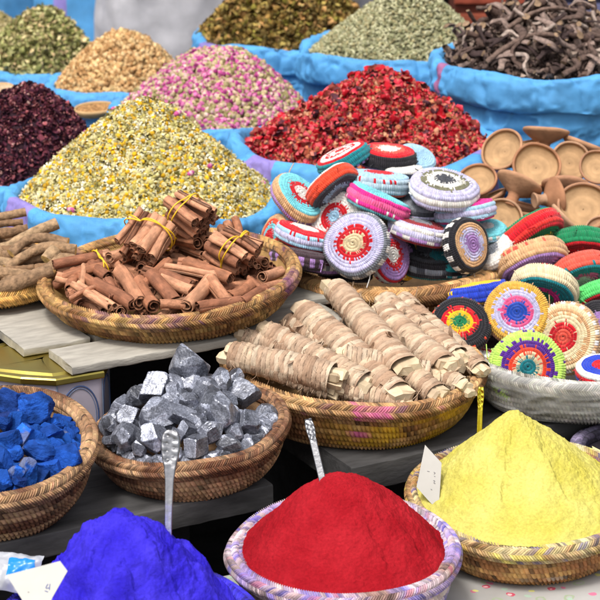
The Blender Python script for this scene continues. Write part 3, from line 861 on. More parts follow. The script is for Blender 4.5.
scatter(mb, h_red, 1900, [shell_t(i) for i in range(4)], [pal((165, 95, 60), (190, 130, 90), (120, 60, 45), (90, 50, 55), (205, 150, 115)), pal((150, 70, 50), (190, 110, 80))], (0.005, 0.010), lean=None, seed=7)
scatter(mb, h_red, 620, petals_set(8, curl=1.0, rag=0.14, asp=(1.0, 0.9)), [pal((206, 30, 46), (220, 58, 76), (190, 24, 40), (226, 90, 96), (150, 70, 60), (90, 50, 60)), pal((226, 96, 100), (190, 110, 92))], (0.010, 0.0165), lean=None, lift=0.35, seed=66)
heap_obj('dried_flower_heap', h_red, mb, 'heap of scarlet and rust dried flowers in a blue sack', 'dried flowers')

# rosebuds
C_, R_ = place(213, 108, 4.5, 93)
ap = at(228, 52, 4.5)
h_rose = Heap(C_ - (0, 0, 0.010), R_ * 0.985, ap[2] - C_[2] + 0.010, e=0.5, dome=0.45, apex=(0.03, 0), rough=0.008, seed=8)
sack('sack', 'blue sack of rosebuds behind the chamomile cone', C_, R_, stripes=((120, 9, LILAC),), seed=3)
mb = h_rose.surf(MB(), col=c(130, 95, 95, 0.6))
scatter(mb, h_rose, 5600, [bud_t()], [pal((180, 166, 118), (196, 180, 138), (150, 140, 92), (204, 178, 150), k=.72), pal((218, 172, 176), (204, 132, 164), (222, 192, 182), (192, 104, 150), k=.74), pal((170, 62, 126), (188, 80, 142), (150, 52, 112), (204, 112, 160)), pal((150, 140, 90), (140, 120, 80))], (0.0072, 0.0115), lean=None, lift=0.3, seed=9, aspect=0.15)
heap_obj('rosebud_heap', h_rose, mb, 'heap of pink and cream dried rosebuds in a blue sack', 'rosebuds')

# hibiscus
C_, R_ = place(22, 163, 4.25, 88)
ap = at(32, 84, 4.25)
h_hib = Heap(C_ - (0, 0, 0.010), R_ * 0.985, ap[2] - C_[2] + 0.010, e=0.45, dome=0.4, apex=(0.02, 0), rough=0.012, seed=11)
sack('sack', 'blue sack of dark purple hibiscus at the left edge', C_, R_, stripes=((240, 7, LILAC),), seed=4)
mb = h_hib.surf(MB(), col=c(45, 20, 32, 0.7))
scatter(mb, h_hib, 5600, petals_set(14, curl=0.9, rag=0.10, asp=(1.0, 0.9)), [pal((70, 30, 48), (55, 24, 40), (88, 36, 55), (105, 48, 60), (48, 26, 42), (130, 70, 75)), pal((120, 60, 70), (80, 34, 48), (60, 28, 40), (165, 110, 105))], (0.0042, 0.0088), lean=None, lift=0.25, seed=12, aspect=0.35)
scatter(mb, h_hib, 260, petals_set(4, curl=0.9, asp=(1, .4)), [pal((190, 130, 130), (170, 90, 95), (200, 160, 150)), pal((190, 130, 130))], (0.005, 0.009), lean=None, lift=0.6, seed=13)
heap_obj('hibiscus_heap', h_hib, mb, 'heap of dark purple dried hibiscus petals at the left edge', 'hibiscus')

# sand coloured spice
C_, R_ = place(125, 82, 4.95, 68)
ap = at(124, 35, 4.95)
h_sand = Heap(C_ - (0, 0, 0.010), R_ * 0.985, ap[2] - C_[2] + 0.010, e=0.4, dome=0.3, rough=0.006, seed=14)
sack('sack', 'blue sack heaped with sandy tan spice behind the hibiscus', C_, R_, seed=5)
mb = h_sand.surf(MB(), col=c(165, 130, 85, 0.6))
scatter(mb, h_sand, 3600, [shell_t(i) for i in range(5)], [pal((210, 176, 122), (190, 150, 100), (222, 190, 140), (170, 130, 84)), pal((196, 150, 100), (214, 180, 130), (160, 118, 72))], (0.006, 0.0105), lean=None, seed=15)
heap_obj('tan_spice_heap', h_sand, mb, 'cone of sandy tan dried spice behind the purple hibiscus', 'spice')

# green herb
C_, R_ = place(42, 63, 5.3, 58)
ap = at(48, 14, 5.3)
h_grn = Heap(C_ - (0, 0, 0.010), R_ * 0.985, ap[2] - C_[2] + 0.010, e=0.5, dome=0.4, rough=0.008, seed=16)
sack('sack', 'small blue sack of pale green leaves at the upper left', C_, R_, seed=6)
mb = h_grn.surf(MB(), col=c(120, 115, 70, 0.6))
scatter(mb, h_grn, 2200, petals_set(7, curl=0.5, asp=(1, .45)), [pal((160, 160, 105), (140, 142, 84), (184, 180, 128), (120, 122, 70), (196, 180, 135), k=1.05), pal((150, 150, 95), (125, 120, 70), (175, 150, 110), k=1.05)], (0.010, 0.018), lean=None, seed=17)
heap_obj('green_herb_heap', h_grn, mb, 'heap of pale green dried leaves in a small blue sack', 'herbs')
C_, R_ = place(-18, 62, 5.75, 60)
ap = at(0, 14, 5.75)
h_ol = Heap(C_ - (0, 0, 0.010), R_ * 0.985, ap[2] - C_[2] + 0.010, e=0.5, dome=0.4, apex=(0.03, 0), rough=0.006, seed=18)
sack('sack', 'blue sack of olive herb cut by the upper left corner', C_, R_, seed=7)
mb = h_ol.surf(MB(), col=c(130, 118, 75, 0.6))
scatter(mb, h_ol, 2200, [grain_t(1, .5, .45)], [pal((168, 152, 104), (150, 136, 88), (130, 120, 76), (186, 170, 125))], (0.009, 0.014), lean=None, seed=19)
heap_obj('olive_herb_heap', h_ol, mb, 'heap of olive brown herb in the upper left corner', 'herbs')

# brown green leaves at the back
C_, R_ = place(288, 34, 5.3, 86)
ap = at(292, -22, 5.3)
h_brn = Heap(C_ - (0, 0, 0.010), R_ * 0.985, ap[2] - C_[2] + 0.010, e=0.6, dome=0.6, rough=0.014, seed=20)
sack('sack', 'blue sack of brown mossy leaves with a mauve stripe on its rim', C_, R_, stripes=((213, 7, LILAC * 0.9),), seed=8, roll_h=0.034)
mb = h_brn.surf(MB(), col=c(90, 72, 35, 0.6))
scatter(mb, h_brn, 3000, petals_set(8, curl=0.7, asp=(1, .6)), [pal((120, 96, 45), (142, 112, 58), (96, 76, 36), (128, 118, 50), (150, 132, 70), (84, 64, 32), (170, 130, 80), k=1.15), pal((130, 105, 55), (100, 85, 40), (160, 140, 85))], (0.010, 0.020), lean=None, seed=21)
heap_obj('brown_leaf_heap', h_brn, mb, 'heap of brown and moss green dried leaves behind the rosebuds', 'dried leaves')

# grey green seeds
C_, R_ = place(402, 50, 4.85, 92)
ap = at(414, -12, 4.85)
h_fen = Heap(C_ - (0, 0, 0.010), R_ * 0.985, ap[2] - C_[2] + 0.010, e=0.22, dome=0.15, apex=(0.02, 0), rough=0.004, seed=22)
sack('sack', 'blue sack of grey-green seeds between the brown leaves and the roots', C_, R_, seed=9, roll_h=0.034)
mb = h_fen.surf(MB(), col=c(140, 138, 105, 0.6))
scatter(mb, h_fen, 6500, [grain_t(1, .42, .4, 3, 5)], [pal((172, 170, 134), (150, 150, 112), (190, 186, 150), (130, 128, 92), (160, 150, 110))], (0.006, 0.0095), lean=None, seed=23)
heap_obj('seed_heap', h_fen, mb, 'cone of grey-green seeds left of the gnarled roots', 'seeds')

# gnarled dark roots
C_, R_ = place(540, 62, 4.4, 100)
h_twg = Heap(C_ - (0, 0, 0.012), R_ * 0.95, 0.115, e=0.5, dome=0.5, apex=(0.015, 0.02), rough=0.004, seed=24)
sack('sack', 'large blue sack of dark gnarled roots at the upper right', C_, R_, stripes=((203, 3, np.array((0.35, 0.13, 0.28))), (120, 8, LILAC)), seed=10, roll_h=0.036, roll_w=0.020)
TW = []
for k in range(9):
    rng = np.random.default_rng(50 + k)
    L_ = 0.07 + 0.09 * rng.random(); n = 5
    pts = np.stack([np.linspace(-L_ / 2, L_ / 2, n), 0.011 * rng.standard_normal(n), 0.008 * rng.standard_normal(n)], 1)
    rad = (0.0040 + 0.0060 * rng.random()) * (0.7 + 0.6 * rng.random(n))
    mb = MB(); tube(mb, pts, rad, 8, pal((96, 78, 70), (140, 120, 110), (64, 50, 48), (172, 154, 142), (84, 66, 58))[k % 5], bumps=0.003, bf=70, seed=k, flat=0.28 + 0.5 * rng.random(), samples=26, capcol=c(150, 125, 100))
    me = mb.mesh('gnarled_root'); me.materials.append(M_root); TW.append(me)
# loose dark bits under the roots
mb = h_twg.surf(MB(), col=c(60, 48, 42, 0.7))
scatter(mb, h_twg, 1100, petals_set(5, curl=0.7, asp=(1, .35)), [pal((96, 78, 70), (128, 108, 98), (70, 56, 52), (150, 132, 118)), pal((96, 78, 70), (60, 48, 44))], (0.010, 0.022), lean=None, seed=25)
heap_obj('root_chips', h_twg, mb, 'dark root chips filling the sack under the gnarled roots', 'root chips')
rng = np.random.default_rng(77)
ROOT_LBL = 'dark brown gnarled root lying in the tangle on the upper right blue sack'
for k in range(150):
    r_ = math.sqrt(rng.random()) * h_twg.R * 0.84; a = rng.random() * 2 * PI
    x, y = h_twg.C[0] + r_ * math.cos(a), h_twg.C[1] + r_ * math.sin(a)
    o = bpy.data.objects.new('gnarled_root', TW[k % 9]); COL.objects.link(o)
    n = h_twg.normal(x, y)
    o.location = (x, y, float(h_twg.h(np.array(x), np.array(y))) + 0.006 + 0.022 * rng.random())
    o.scale = (0.95, 0.95, 0.95)
    q = Vector(n).to_track_quat('Z', 'Y') @ Quaternion((0, 0, 1), rng.random() * 6.28) @ Quaternion((0, 1, 0), rng.normal() * 0.38)
    o.rotation_mode = 'QUATERNION'; o.rotation_quaternion = q
    tag(o, ROOT_LBL, 'root', 'gnarled roots in the sack')
for (pts, rad, lab) in (([(487, 62), (505, 48), (533, 35), (560, 36)], 4.2, 'long curved root sweeping across the front of the root tangle'),
                        ([(540, 0), (553, 18), (565, 30), (572, 42)], 4.6, 'thick root slanting down from the top of the root tangle'),
                        ([(524, 13), (533, 25), (540, 33)], 3.0, 'short pale-ended twig jutting from the left of the root tangle'),
                        ([(577, 30), (583, 45), (582, 58)], 6.0, 'broad flat root standing upright at the right of the tangle'),
                        ([(592, 0), (594, 14), (588, 26)], 3.4, 'thin root sticking up at the right top of the tangle'),
                        ([(508, 28), (530, 14), (556, 8), (590, 14)], 3.6, 'arched root along the crest of the root tangle'),
                        ([(455, 62), (463, 54), (470, 60)], 3.0, 'stubby forked root at the left rim of the root sack')):
    P = [h_twg.hit(px, py, 0.03) for px, py in pts]
    P = [at(px, py, q[1]) if i == 0 else at(px, py, P[0][1] * 0.5 + q[1] * 0.5) for i, ((px, py), q) in enumerate(zip(pts, P))]
    mb = MB(); tube(mb, P, rad * mpp(P[0]) * np.linspace(1.0, 0.7, len(P)), 9, c(112, 92, 82, 0.8), bumps=0.003, bf=60, seed=int(pts[0][0]), samples=30, flat=0.7, capcol=c(190, 165, 130))
    obj('gnarled_root', mb, M_root, label=lab, cat='root', group='gnarled roots in the sack')

# closed sacks and dim goods at the back
def closed_sack(px, w_px, Y, z_top, label, colr, stripes=(), seed=0):
    C_ = at(px, 30, Y); R_ = w_px / 2 * mpp(C_)
    nv, nu = 160, 80
    th = np.linspace(0, 2 * PI, nv, endpoint=False); u = np.linspace(0, 1, nu)
    r = R_ * (0.25 + 0.75 * np.clip(np.sin(np.clip(u * 1.06, 0, 1) * PI) * 1.35, 0, 1) ** 0.5) * np.where(u > 0.97, 0.6, 1)
    r[0] = 0.7 * R_
    P = np.stack([C_[0] + r[:, None] * np.cos(th), C_[1] + 0.75 * r[:, None] * np.sin(th), np.repeat((z_top * u)[:, None], nv, 1)], -1)
    rad = np.stack([np.cos(th), np.sin(th), np.zeros(nv)], -1)[None]
    P = P + rad * (0.016 * fbm(P * (1, 1, 0.6), 7, 3, seed))[..., None]
    cl = np.repeat(np.asarray(colr)[None, None], nu, 0).repeat(nv, 1).copy(); deg = np.degrees(th)
    for d0, wd, sc_ in stripes: cl[:, np.abs((deg - d0 + 180) % 360 - 180) < wd] = sc_
    mb = MB(); mb.grid(P, cl, closed_v=True)
    top = P[-1]; n = nv; idx = np.arange(n); nx = (idx + 1) % n
    mb.add(np.concatenate([top, top.mean(0)[None]]), t=np.stack([idx, nx, np.full(n, n)], 1), qc=colr)
    return obj('closed_sack', mb, M_sack, label=label, cat='sack', group='full closed sacks at the back')
closed_sack(170, 150, 6.2, 0.98, 'off-white closed sack standing behind the tan spice cone', c(200, 198, 202, 0.8), seed=31)
closed_sack(78, 85, 6.35, 0.95, 'upright blue closed sack behind the pale green leaves', BLUE, ((250, 9, LILAC),), seed=32)
closed_sack(8, 95, 6.6, 0.95, 'crumpled blue closed sack in the upper left corner', BLUE * 0.8, seed=33)
closed_sack(375, 60, 6.4, 0.66, 'dark grey closed sack behind the seed cone', np.array((0.06, 0.06, 0.07)), seed=34)
# dim stacked goods at the upper right
rng = np.random.default_rng(5)
def back_crate(px0, px1, Y, z1, colr, label, name='goods_crate', cat='crate', slats=None, seed=0):
    a0, a1 = at(px0, 15, Y), at(px1, 15, Y)
    root = empty(name, ((a0[0] + a1[0]) / 2, Y + 0.2, 0), label, cat, 'dim goods at the back of the stall')
    w = a1[0] - a0[0]
    mb = box_mb(MB(), (a0[0], Y), (1, 0), (0, 1), w, 0.4, 0, z1, colr * 0.4, 0.004, seed=seed); obj('crate_body', mb, M_goods, root)
    for k in range(9):
        z = 0.05 + k * (z1 - 0.08) / 9
        mb = box_mb(MB(), (a0[0] - 0.004, Y - 0.02), (1, 0), (0, 1), w + 0.008, 0.018, z, z + (z1 - 0.08) / 9 * 0.6, jit(colr, (1,), 0.3, rng)[0], 0.002, seed=seed + k)
        obj('slat', mb, M_goods, root)
    return root
back_crate(455, 522, 6.6, 0.85, c(150, 74, 52, 0.8), 'dim red-brown slatted crate behind the root sack', seed=3)
back_crate(524, 610, 6.8, 0.85, np.array((0.06, 0.06, 0.12)), 'dark bluish crate in the far upper right corner', seed=20)
back_crate(425, 452, 6.9, 0.8, np.array((0.05, 0.04, 0.045)), 'narrow dark crate behind the seed cone', seed=40)
back_crate(205, 425, 7.3, 0.75, np.array((0.10, 0.085, 0.08)), 'wide dim crate along the back behind the brown leaves', seed=60)
back_crate(-60, 200, 7.4, 0.8, np.array((0.09, 0.09, 0.11)), 'wide dim crate along the back behind the blue closed sacks', seed=80)

# wooden scoops lying on the heaps
def scoop(px, py, Y, a_px, b_ratio, rot, label, fill):
    C_ = at(px, py, Y); R_ = a_px * mpp(C_)
    root = empty('wooden_scoop', tuple(C_ - (0, 0, R_ * 0.4)), label, 'scoop', 'wooden scoops on the heaps')
    ca, sa = math.cos(rot), math.sin(rot)
    F = np.array([[ca, -sa * b_ratio, 0], [sa, ca * b_ratio, 0], [0, 0, 1]])
    F = roll(12, 0) @ F
    s = np.linspace(0, PI / 2, 14)
    outer = np.stack([R_ * np.cos(s) ** .7, -R_ * 0.42 * np.sin(s)], 1)
    inner = np.stack([0.87 * R_ * np.cos(s) ** .7, -R_ * 0.36 * np.sin(s)], 1)[::-1]
    mb = MB(); revolve(mb, np.concatenate([inner, [[0.93 * R_, 0.004]], outer]), 60, c(196, 160, 112, 0.8), C_, F); obj('bowl', mb, M_wood, root)
    hp = Heap(C_ - (0, 0, R_ * 0.14), R_ * 0.8, R_ * 0.1, e=0.5, dome=1)
    mb = MB(); rng = np.random.default_rng(int(px)); n = 260
    r = np.sqrt(rng.random(n)) * R_ * 0.8; th = rng.random(n) * 2 * PI
    V, Q, K = shell_t(1)
    P0 = np.stack([r * np.cos(th), r * np.sin(th), np.full(n, -R_ * 0.10)], -1) @ F.T + C_
    Rm = rand_rot(n, rng)
    P = np.einsum('nij,kj->nki', Rm, V * 0.0065) + P0[:, None]
    q = (Q[None] + (np.arange(n) * len(V))[:, None, None]).reshape(-1, 4)
    cc = np.repeat(fill[rng.integers(0, len(fill), n)], len(Q), 0)
    mb.add(P.reshape(-1, 3), q, qc=cc)
    o = obj('spice_filling', mb, M_dry, root); o['kind'] = 'stuff'
    return root
scoop(95, 108, 4.62, 22, 0.62, 0.25, 'tan wooden scoop of spice between the hibiscus and the tan cone', pal((196, 150, 100), (170, 130, 84), (150, 110, 70)))
scoop(1, 88, 4.75, 14, 0.8, 0, 'pale wooden scoop at the left edge above the hibiscus', pal((205, 180, 150), (190, 165, 130)))

# =================================================================== BASKETS
PURP = c(120, 60, 120, 0.7); PINK = c(214, 92, 160, 0.8)
def bpos(px, py, Y, a): 
    C_ = at(px, py, Y); return C_, a * mpp(C_)
ORD = ['first', 'second', 'third', 'fourth', 'fifth', 'sixth', 'seventh', 'eighth', 'ninth', 'tenth', 'eleventh', 'twelfth', 'thirteenth', 'fourteenth', 'fifteenth', 'sixteenth', 'seventeenth', 'eighteenth']

# minerals bowl
C_, R_ = bpos(190, 430, 2.87, 95); C_min, R_min = C_, R_
basket('wicker_bowl', 'brown wicker bowl of silvery ore lumps on the blackened plank', C_, R_, C_[2] - T1 - 0.001, R_ * 0.62, 'bowl', 'wicker bowls and baskets', tilt=(4, -6), straw=c(190, 150, 112, 0.8), dark=c(112, 72, 48, 0.8), rows=8, seed=1, rim_r=0.0112)
# indigo bowl
C_, R_ = bpos(-14, 449, 2.72, 104); C_ind, R_ind = C_, R_
basket('wicker_bowl', 'brown wicker bowl of blue indigo stones at the left edge', C_, R_, C_[2] - T1 - 0.004, R_ * 0.6, 'bowl', 'wicker bowls and baskets', tilt=(10, -3), straw=c(196, 156, 114, 0.76), dark=c(112, 72, 48, 0.76), rows=9, seed=2, rim_r=0.0125)
# cinnamon tray
C_, R_ = bpos(170, 276, 3.24, 124); C_cin, R_cin = C_, R_
basket('wicker_tray', 'wide straw tray of cinnamon with purple streaks in its rim', C_, R_, C_[2] - TB - 0.001, R_ * 0.56, 'tray', 'wicker bowls and baskets', tilt=(4, -3), straw=c(206, 164, 102, 0.82), dark=c(132, 90, 54, 0.8), rows=6, stains=((PURP, 0.74, 16), (PURP * 0.7, 0.4, 50)), seed=3, rim_r=0.0112, rim_n=170)
# licorice basket
C_, R_ = bpos(-16, 272, 3.36, 88); C_lic, R_lic = C_, R_
basket('wicker_tray', 'small straw tray of licorice roots at the left edge', C_, R_, C_[2] - TB - 0.001, R_ * 0.62, 'tray', 'wicker bowls and baskets', straw=c(222, 172, 96, 0.85), dark=c(160, 108, 56, 0.8), rows=5, seed=4, rim_r=0.013)
# bark basket
C_, R_ = bpos(354, 363, 3.12, 124); C_brk, R_brk = C_, R_
basket('wicker_basket', 'large straw basket of bark-wrapped bundles with pink and yellow stains', C_, R_, C_[2] - T1 - 0.001, R_ * 0.62, 'basket', 'wicker bowls and baskets', tilt=(3, 2), straw=c(200, 160, 110, 0.82), dark=c(140, 96, 60, 0.8), rows=8, stains=((PINK, 0.38, 24), (PURP, 0.28, 30)), wall_stain=((c(222, 176, 40, 0.8), 1.3, 9, 305, 40), (PINK, 0.15, 10)), seed=5, rim_r=0.0125, rim_n=160)
# pads basket
C_, R_ = bpos(392, 264, 3.5, 108); C_pad, R_pad = C_, R_
basket('wicker_basket', 'broad flat straw basket piled with crocheted pads', C_, R_, C_[2] - 0.536, R_ * 0.7, 'basket', 'wicker bowls and baskets', straw=c(204, 158, 104, 0.85), dark=c(136, 92, 56, 0.8), rows=6, seed=6, rim_r=0.016, rim_n=150)
# pale plastic-wrapped basket
C_, R_ = bpos(568, 358, 3.19, 94); C_wht, R_wht = C_, R_
PALE = c(200, 196, 186, 0.78)
wb = basket('wicker_basket', 'pale whitewashed basket wrapped in cloudy plastic under bright pads', C_, R_, C_[2] - T1 - 0.001, R_ * 0.72, 'basket', 'wicker bowls and baskets', straw=PALE, dark=c(128, 124, 112, 0.7), rows=7, seed=7, rim_r=0.013, rim_col=PALE, bands=0.2)
s = np.linspace(0, PI / 2, 40); hh = C_[2] - T1 - 0.004
prof = np.stack([(R_ * 0.72 + R_ * 0.28 * np.cos(s) ** 0.8) + 0.011, -hh * np.sin(s) ** 1.15 + 0.004], 1)
prof = np.concatenate([[[R_ + 0.004, 0.018], [R_ + 0.017, 0.012]], prof])
th = np.linspace(0, 2 * PI, 240, endpoint=False)
P = np.stack([prof[:, :1] * np.cos(th), prof[:, :1] * np.sin(th), np.repeat(prof[:, 1:], 240, 1)], -1)
w_ = 1 - np.abs(2 * ((fbm(P * (1, 1, 3), 10, 3, 3) * 0.5 + 0.5) % 1) - 1)
P = P + (0.006 * w_ ** 2 * 1.3)[..., None] * nrm((1, 1, 0.0)) * np.sign(P) * (1, 1, 0)
mb = MB(); mb.grid(P + C_, (0.8, 0.8, 0.8), closed_v=True); obj('plastic_wrap', mb, M_film, wb)

# powder bowls
C_, R_ = bpos(344, 551, 2.588, 108); C_red, R_red = C_, R_
basket('wicker_bowl', 'wicker bowl of red powder, its rim dusted violet-blue and white', C_, R_, C_[2] - T0 - 0.004, R_ * 0.62, 'bowl', 'wicker bowls and baskets', tilt=(3, -1), straw=c(206, 190, 186, 0.85), dark=c(150, 118, 110, 0.8), rows=8, rim_col=c(214, 196, 204, 0.75), stains=((c(75, 70, 205, 0.75), 0.74, 75), (c(170, 150, 215, 0.75), 0.7, 40), (c(205, 110, 130, 0.75), 0.30, 60)), wall_stain=((c(90, 80, 200, 0.8), 0.6, 8),), seed=8, rim_r=0.0118, rim_n=150)
C_, R_ = bpos(526, 497, 2.81, 114); C_yel, R_yel = C_, R_
basket('wicker_bowl', 'wicker bowl of yellow powder with blue-stained braided rim', C_, R_, C_[2] - T0 - 0.004, R_ * 0.55, 'bowl', 'wicker bowls and baskets', tilt=(4, -1), straw=c(206, 160, 98, 0.85), dark=c(158, 108, 62, 0.8), rows=8, rim_col=c(214, 200, 150, 0.85), stains=((c(70, 75, 150, 0.7), 0.60, 80), (c(222, 208, 100, 0.8), 0.66, 45)), wall_stain=((c(190, 180, 170, 0.8), 0.3, 8),), seed=9, rim_r=0.0110)
C_, R_ = bpos(128, 626, 2.366, 122); C_blu, R_blu = C_, R_
basket('wicker_bowl', 'wicker bowl of ultramarine powder, rim caked in blue', C_, R_, C_[2] - T0 - 0.004, R_ * 0.6, 'bowl', 'wicker bowls and baskets', straw=c(70, 60, 200, 0.85), dark=c(40, 34, 130, 0.8), rows=8, rim_col=c(60, 50, 215, 0.85), stains=((c(190, 190, 235, 0.85), 0.25, 16),), seed=10, rim_r=0.016, rim_n=100)
C_, R_ = bpos(634, 452, 3.01, 58); C_drk, R_drk = C_, R_
basket('wicker_bowl', 'dark wicker bowl with blue and white specked rim at the right edge', C_, R_, C_[2] - T0 - 0.004, R_ * 0.6, 'bowl', 'wicker bowls and baskets', straw=c(90, 80, 92, 0.8), dark=c(50, 44, 56, 0.8), rows=8, rim_col=c(140, 130, 160, 0.8), stains=((c(60, 60, 150, 0.8), 0.7, 14),), seed=11, rim_r=0.013, rim_n=80)

# =================================================================== POWDERS
def powder(name, C_, R_, A, label, base_col, hi_col, e, dome, apex, planes, rough, rf, seed, ridge=0.0, lumps=0, cracks=0.0, ledges=()):
    h = Heap(C_ - (0, 0, 0.003), R_ * 1.015, A, e=e, dome=dome, apex=apex, rough=rough, rf=rf, seed=seed, planes=planes)
    nr, na = 230, 420
    r = np.linspace(0.0005, 1, nr) * h.R; th = np.linspace(0, 2 * PI, na, endpoint=False)
    x = h.C[0] + r[:, None] * np.cos(th); y = h.C[1] + r[:, None] * np.sin(th)
    z = h.h(x, y)
    P = np.stack([x, y, z], -1)
    f = fbm(P, 55, 4, seed + 1); f2 = fbm(P, 190, 3, seed + 2)
    z = z + 0.0022 * f + 0.0012 * f2
    if cracks:
        w = np.clip(fbm(P * (1, 1, 1.5), 22, 4, seed + 6) - 0.05, 0, 1) ** 0.6
        z = z + cracks * w * np.clip((1 - r[:, None] / h.R) * 3, 0, 1) * np.clip(r[:, None] / 0.045, 0.15, 1)
    for (x0, y0, x1, y1, n_l, wd) in (ridge or ()):
        a0 = np.array((h.C[0] + x0, h.C[1] + y0)); ab = np.array((x1 - x0, y1 - y0))
        tt = np.clip(((x - a0[0]) * ab[0] + (y - a0[1]) * ab[1]) / (ab @ ab), 0, 1)
        dist = np.hypot(x - a0[0] - tt * ab[0], y - a0[1] - tt * ab[1])
        z = z + 0.0060 * np.clip(fbm(P, 110, 3, seed + 31) + 0.1, 0, 1) * np.exp(-(dist / (1.6 * wd)) ** 2) * np.clip(np.hypot(x - h.C[0] - h.apex[0], y - h.C[1]) / 0.03, 0, 1)
    for (x0, y0, x1, y1, drop, soft) in ledges:      # small slides: the side left of the line is lower
        a0 = np.array((h.C[0] + x0, h.C[1] + y0)); ab = np.array((x1 - x0, y1 - y0)); L_ = np.hypot(*ab); ab = ab / L_
        u_ = ((x - a0[0]) * ab[0] + (y - a0[1]) * ab[1]) / L_
        v_ = -(x - a0[0]) * ab[1] + (y - a0[1]) * ab[0] + 0.005 * fbm(P, 45, 3, seed + 51)
        win = np.clip(u_ / 0.18, 0, 1) * np.clip((1 - u_) / 0.18, 0, 1)
        z = z - drop * win * np.clip(v_ / soft, 0, 1) * np.clip(1 - (v_ - soft) / 0.05, 0, 1)
    P[..., 2] = z
    k = np.clip(0.5 + 0.5 * fbm(P, 26, 3, seed + 3), 0, 1)[..., None]
    col = base_col * (1 - k) + hi_col * k
    mb = MB(); mb.grid(P[::-1], col[::-1], closed_v=True)
    rng = np.random.default_rng(seed)
    if lumps:
        n = lumps; pos = []
        rr = h.R * np.sqrt(rng.random(n * 6)); tt = rng.random(n * 6) * 2 * PI
        xx, yy = h.C[0] + rr * np.cos(tt), h.C[1] + rr * np.sin(tt)
        wgt = fbm(np.stack([xx, yy, xx * 0], -1), 22, 2, seed + 8)
        keep = np.argsort(-wgt + 0.25 * rng.standard_normal(n * 6))[:n]
        xx, yy = xx[keep], yy[keep]
        S = 0.0008 + 0.0030 * rng.random(n) ** 4
        V, Q, K = grain_t(1, .85, .75, 5, 7); V = V * (1 + 0.22 * rng.standard_normal((len(V), 1)))
        Pp = np.einsum('nij,nkj->nki', rand_rot(n, rng), V[None] * S[:, None, None]) + np.stack([xx, yy, h.h(xx, yy) + S * 0.05 + 0.0008], -1)[:, None]
        q = (Q[None] + (np.arange(n) * len(V))[:, None, None]).reshape(-1, 4)
        mb.add(Pp.reshape(-1, 3), q, qc=np.repeat(jit(base_col * .5 + hi_col * .5, (n,), 0.06, rng), len(Q), 0))
    if ridge:
        # crumbs along given lines
        for (x0, y0, x1, y1, n, wd) in ridge:
            if not n: continue
            t_ = rng.random(n); xx = h.C[0] + x0 + (x1 - x0) * t_ + wd * rng.standard_normal(n); yy = h.C[1] + y0 + (y1 - y0) * t_ + wd * rng.standard_normal(n)
            S = 0.0007 + 0.0026 * rng.random(n) ** 3
            V, Q, K = grain_t(1, .85, .75, 5, 7); V = V * (1 + 0.25 * rng.standard_normal((len(V), 1)))
            Pp = np.einsum('nij,nkj->nki', rand_rot(n, rng), V[None] * S[:, None, None]) + np.stack([xx, yy, h.h(xx, yy) + S * 0.2], -1)[:, None]
            q = (Q[None] + (np.arange(n) * len(V))[:, None, None]).reshape(-1, 4)
            mb.add(Pp.reshape(-1, 3), q, qc=np.repeat(jit(base_col * .4 + hi_col * .6, (n,), 0.06, rng), len(Q), 0))
    cen = np.array((h.C[0], h.C[1], h.C[2] - 0.05)); rim = P[-1]; n = na; idx = np.arange(n); nx = (idx + 1) % n
    mb.add(np.concatenate([rim, cen[None]]), t=np.stack([nx, idx, np.full(n, n)], 1), qc=base_col)
    obj(name, mb, M_powder, origin=(h.C[0], h.C[1], h.C[2] - 0.05), label=label, cat='powder', group='pigment powders in bowls')
    return h
ap = at(342, 477, 2.588)
A = ap[2] - C_red[2] + 0.006
h_redp = powder('powder_mound', C_red, R_red, A, 'smooth cone of crimson red powder in the front bowl', c(166, 24, 35, 0.60), c(184, 38, 48, 0.66), 0.30, 0.15, (-0.002, 0.0),
                (), 0.0036, 15, 41, lumps=0, ledges=((0.028, -0.012, 0.125, -0.085, 0.011, 0.004), (-0.02, -0.03, -0.10, -0.05, 0.004, 0.006), (0.02, -0.06, 0.06, -0.12, 0.004, 0.005), (-0.05, -0.07, -0.02, -0.13, 0.004, 0.006)))
ap = at(508, 414, 2.81)
A = ap[2] - C_yel[2] + 0.006
h_yelp = powder('powder_mound', C_yel, R_yel, A, 'tall cone of pale yellow powder with flattened flanks', c(216, 204, 92, 0.62), c(228, 218, 122, 0.66), 0.14, 0.0, (-0.026, 0.0),
                ((A * 1.00 + 0.013, 0.55, 0.5), (A * 0.93, -0.62, 0.28)), 0.0030, 17, 42, lumps=0, ledges=((-0.03, -0.01, -0.055, -0.135, 0.007, 0.004), (0.0, -0.02, 0.05, -0.12, 0.006, 0.005), (0.04, -0.03, 0.13, -0.10, 0.007, 0.004), (-0.05, -0.04, -0.12, -0.09, 0.005, 0.005), (0.07, 0.01, 0.16, -0.04, 0.006, 0.004)),
                ridge=((-0.024, -0.005, -0.05, -0.135, 0, 0.006), (-0.02, 0.0, 0.10, -0.07, 0, 0.007), (-0.026, 0.0, 0.0, -0.02, 0, 0.007)))
ap = at(136, 516, 2.366)
A = ap[2] - C_blu[2] + 0.006
h_blup = powder('powder_mound', C_blu, R_blu, A * 0.99, 'tall lumpy heap of ultramarine blue powder at the front', c(46, 34, 188, 0.68), c(70, 58, 212, 0.76), 0.34, 0.12, (0.004, 0.0),
                ((A * 1.0, 0.05, 0.1),), 0.008, 21, 43, lumps=0, cracks=0.014, ledges=((0.02, -0.02, 0.09, -0.09, 0.009, 0.004), (-0.03, -0.03, -0.08, -0.12, 0.008, 0.005), (0.0, -0.05, 0.03, -0.13, 0.007, 0.004), (-0.06, 0.0, -0.13, -0.05, 0.007, 0.004), (0.05, 0.01, 0.13, -0.03, 0.008, 0.004)))

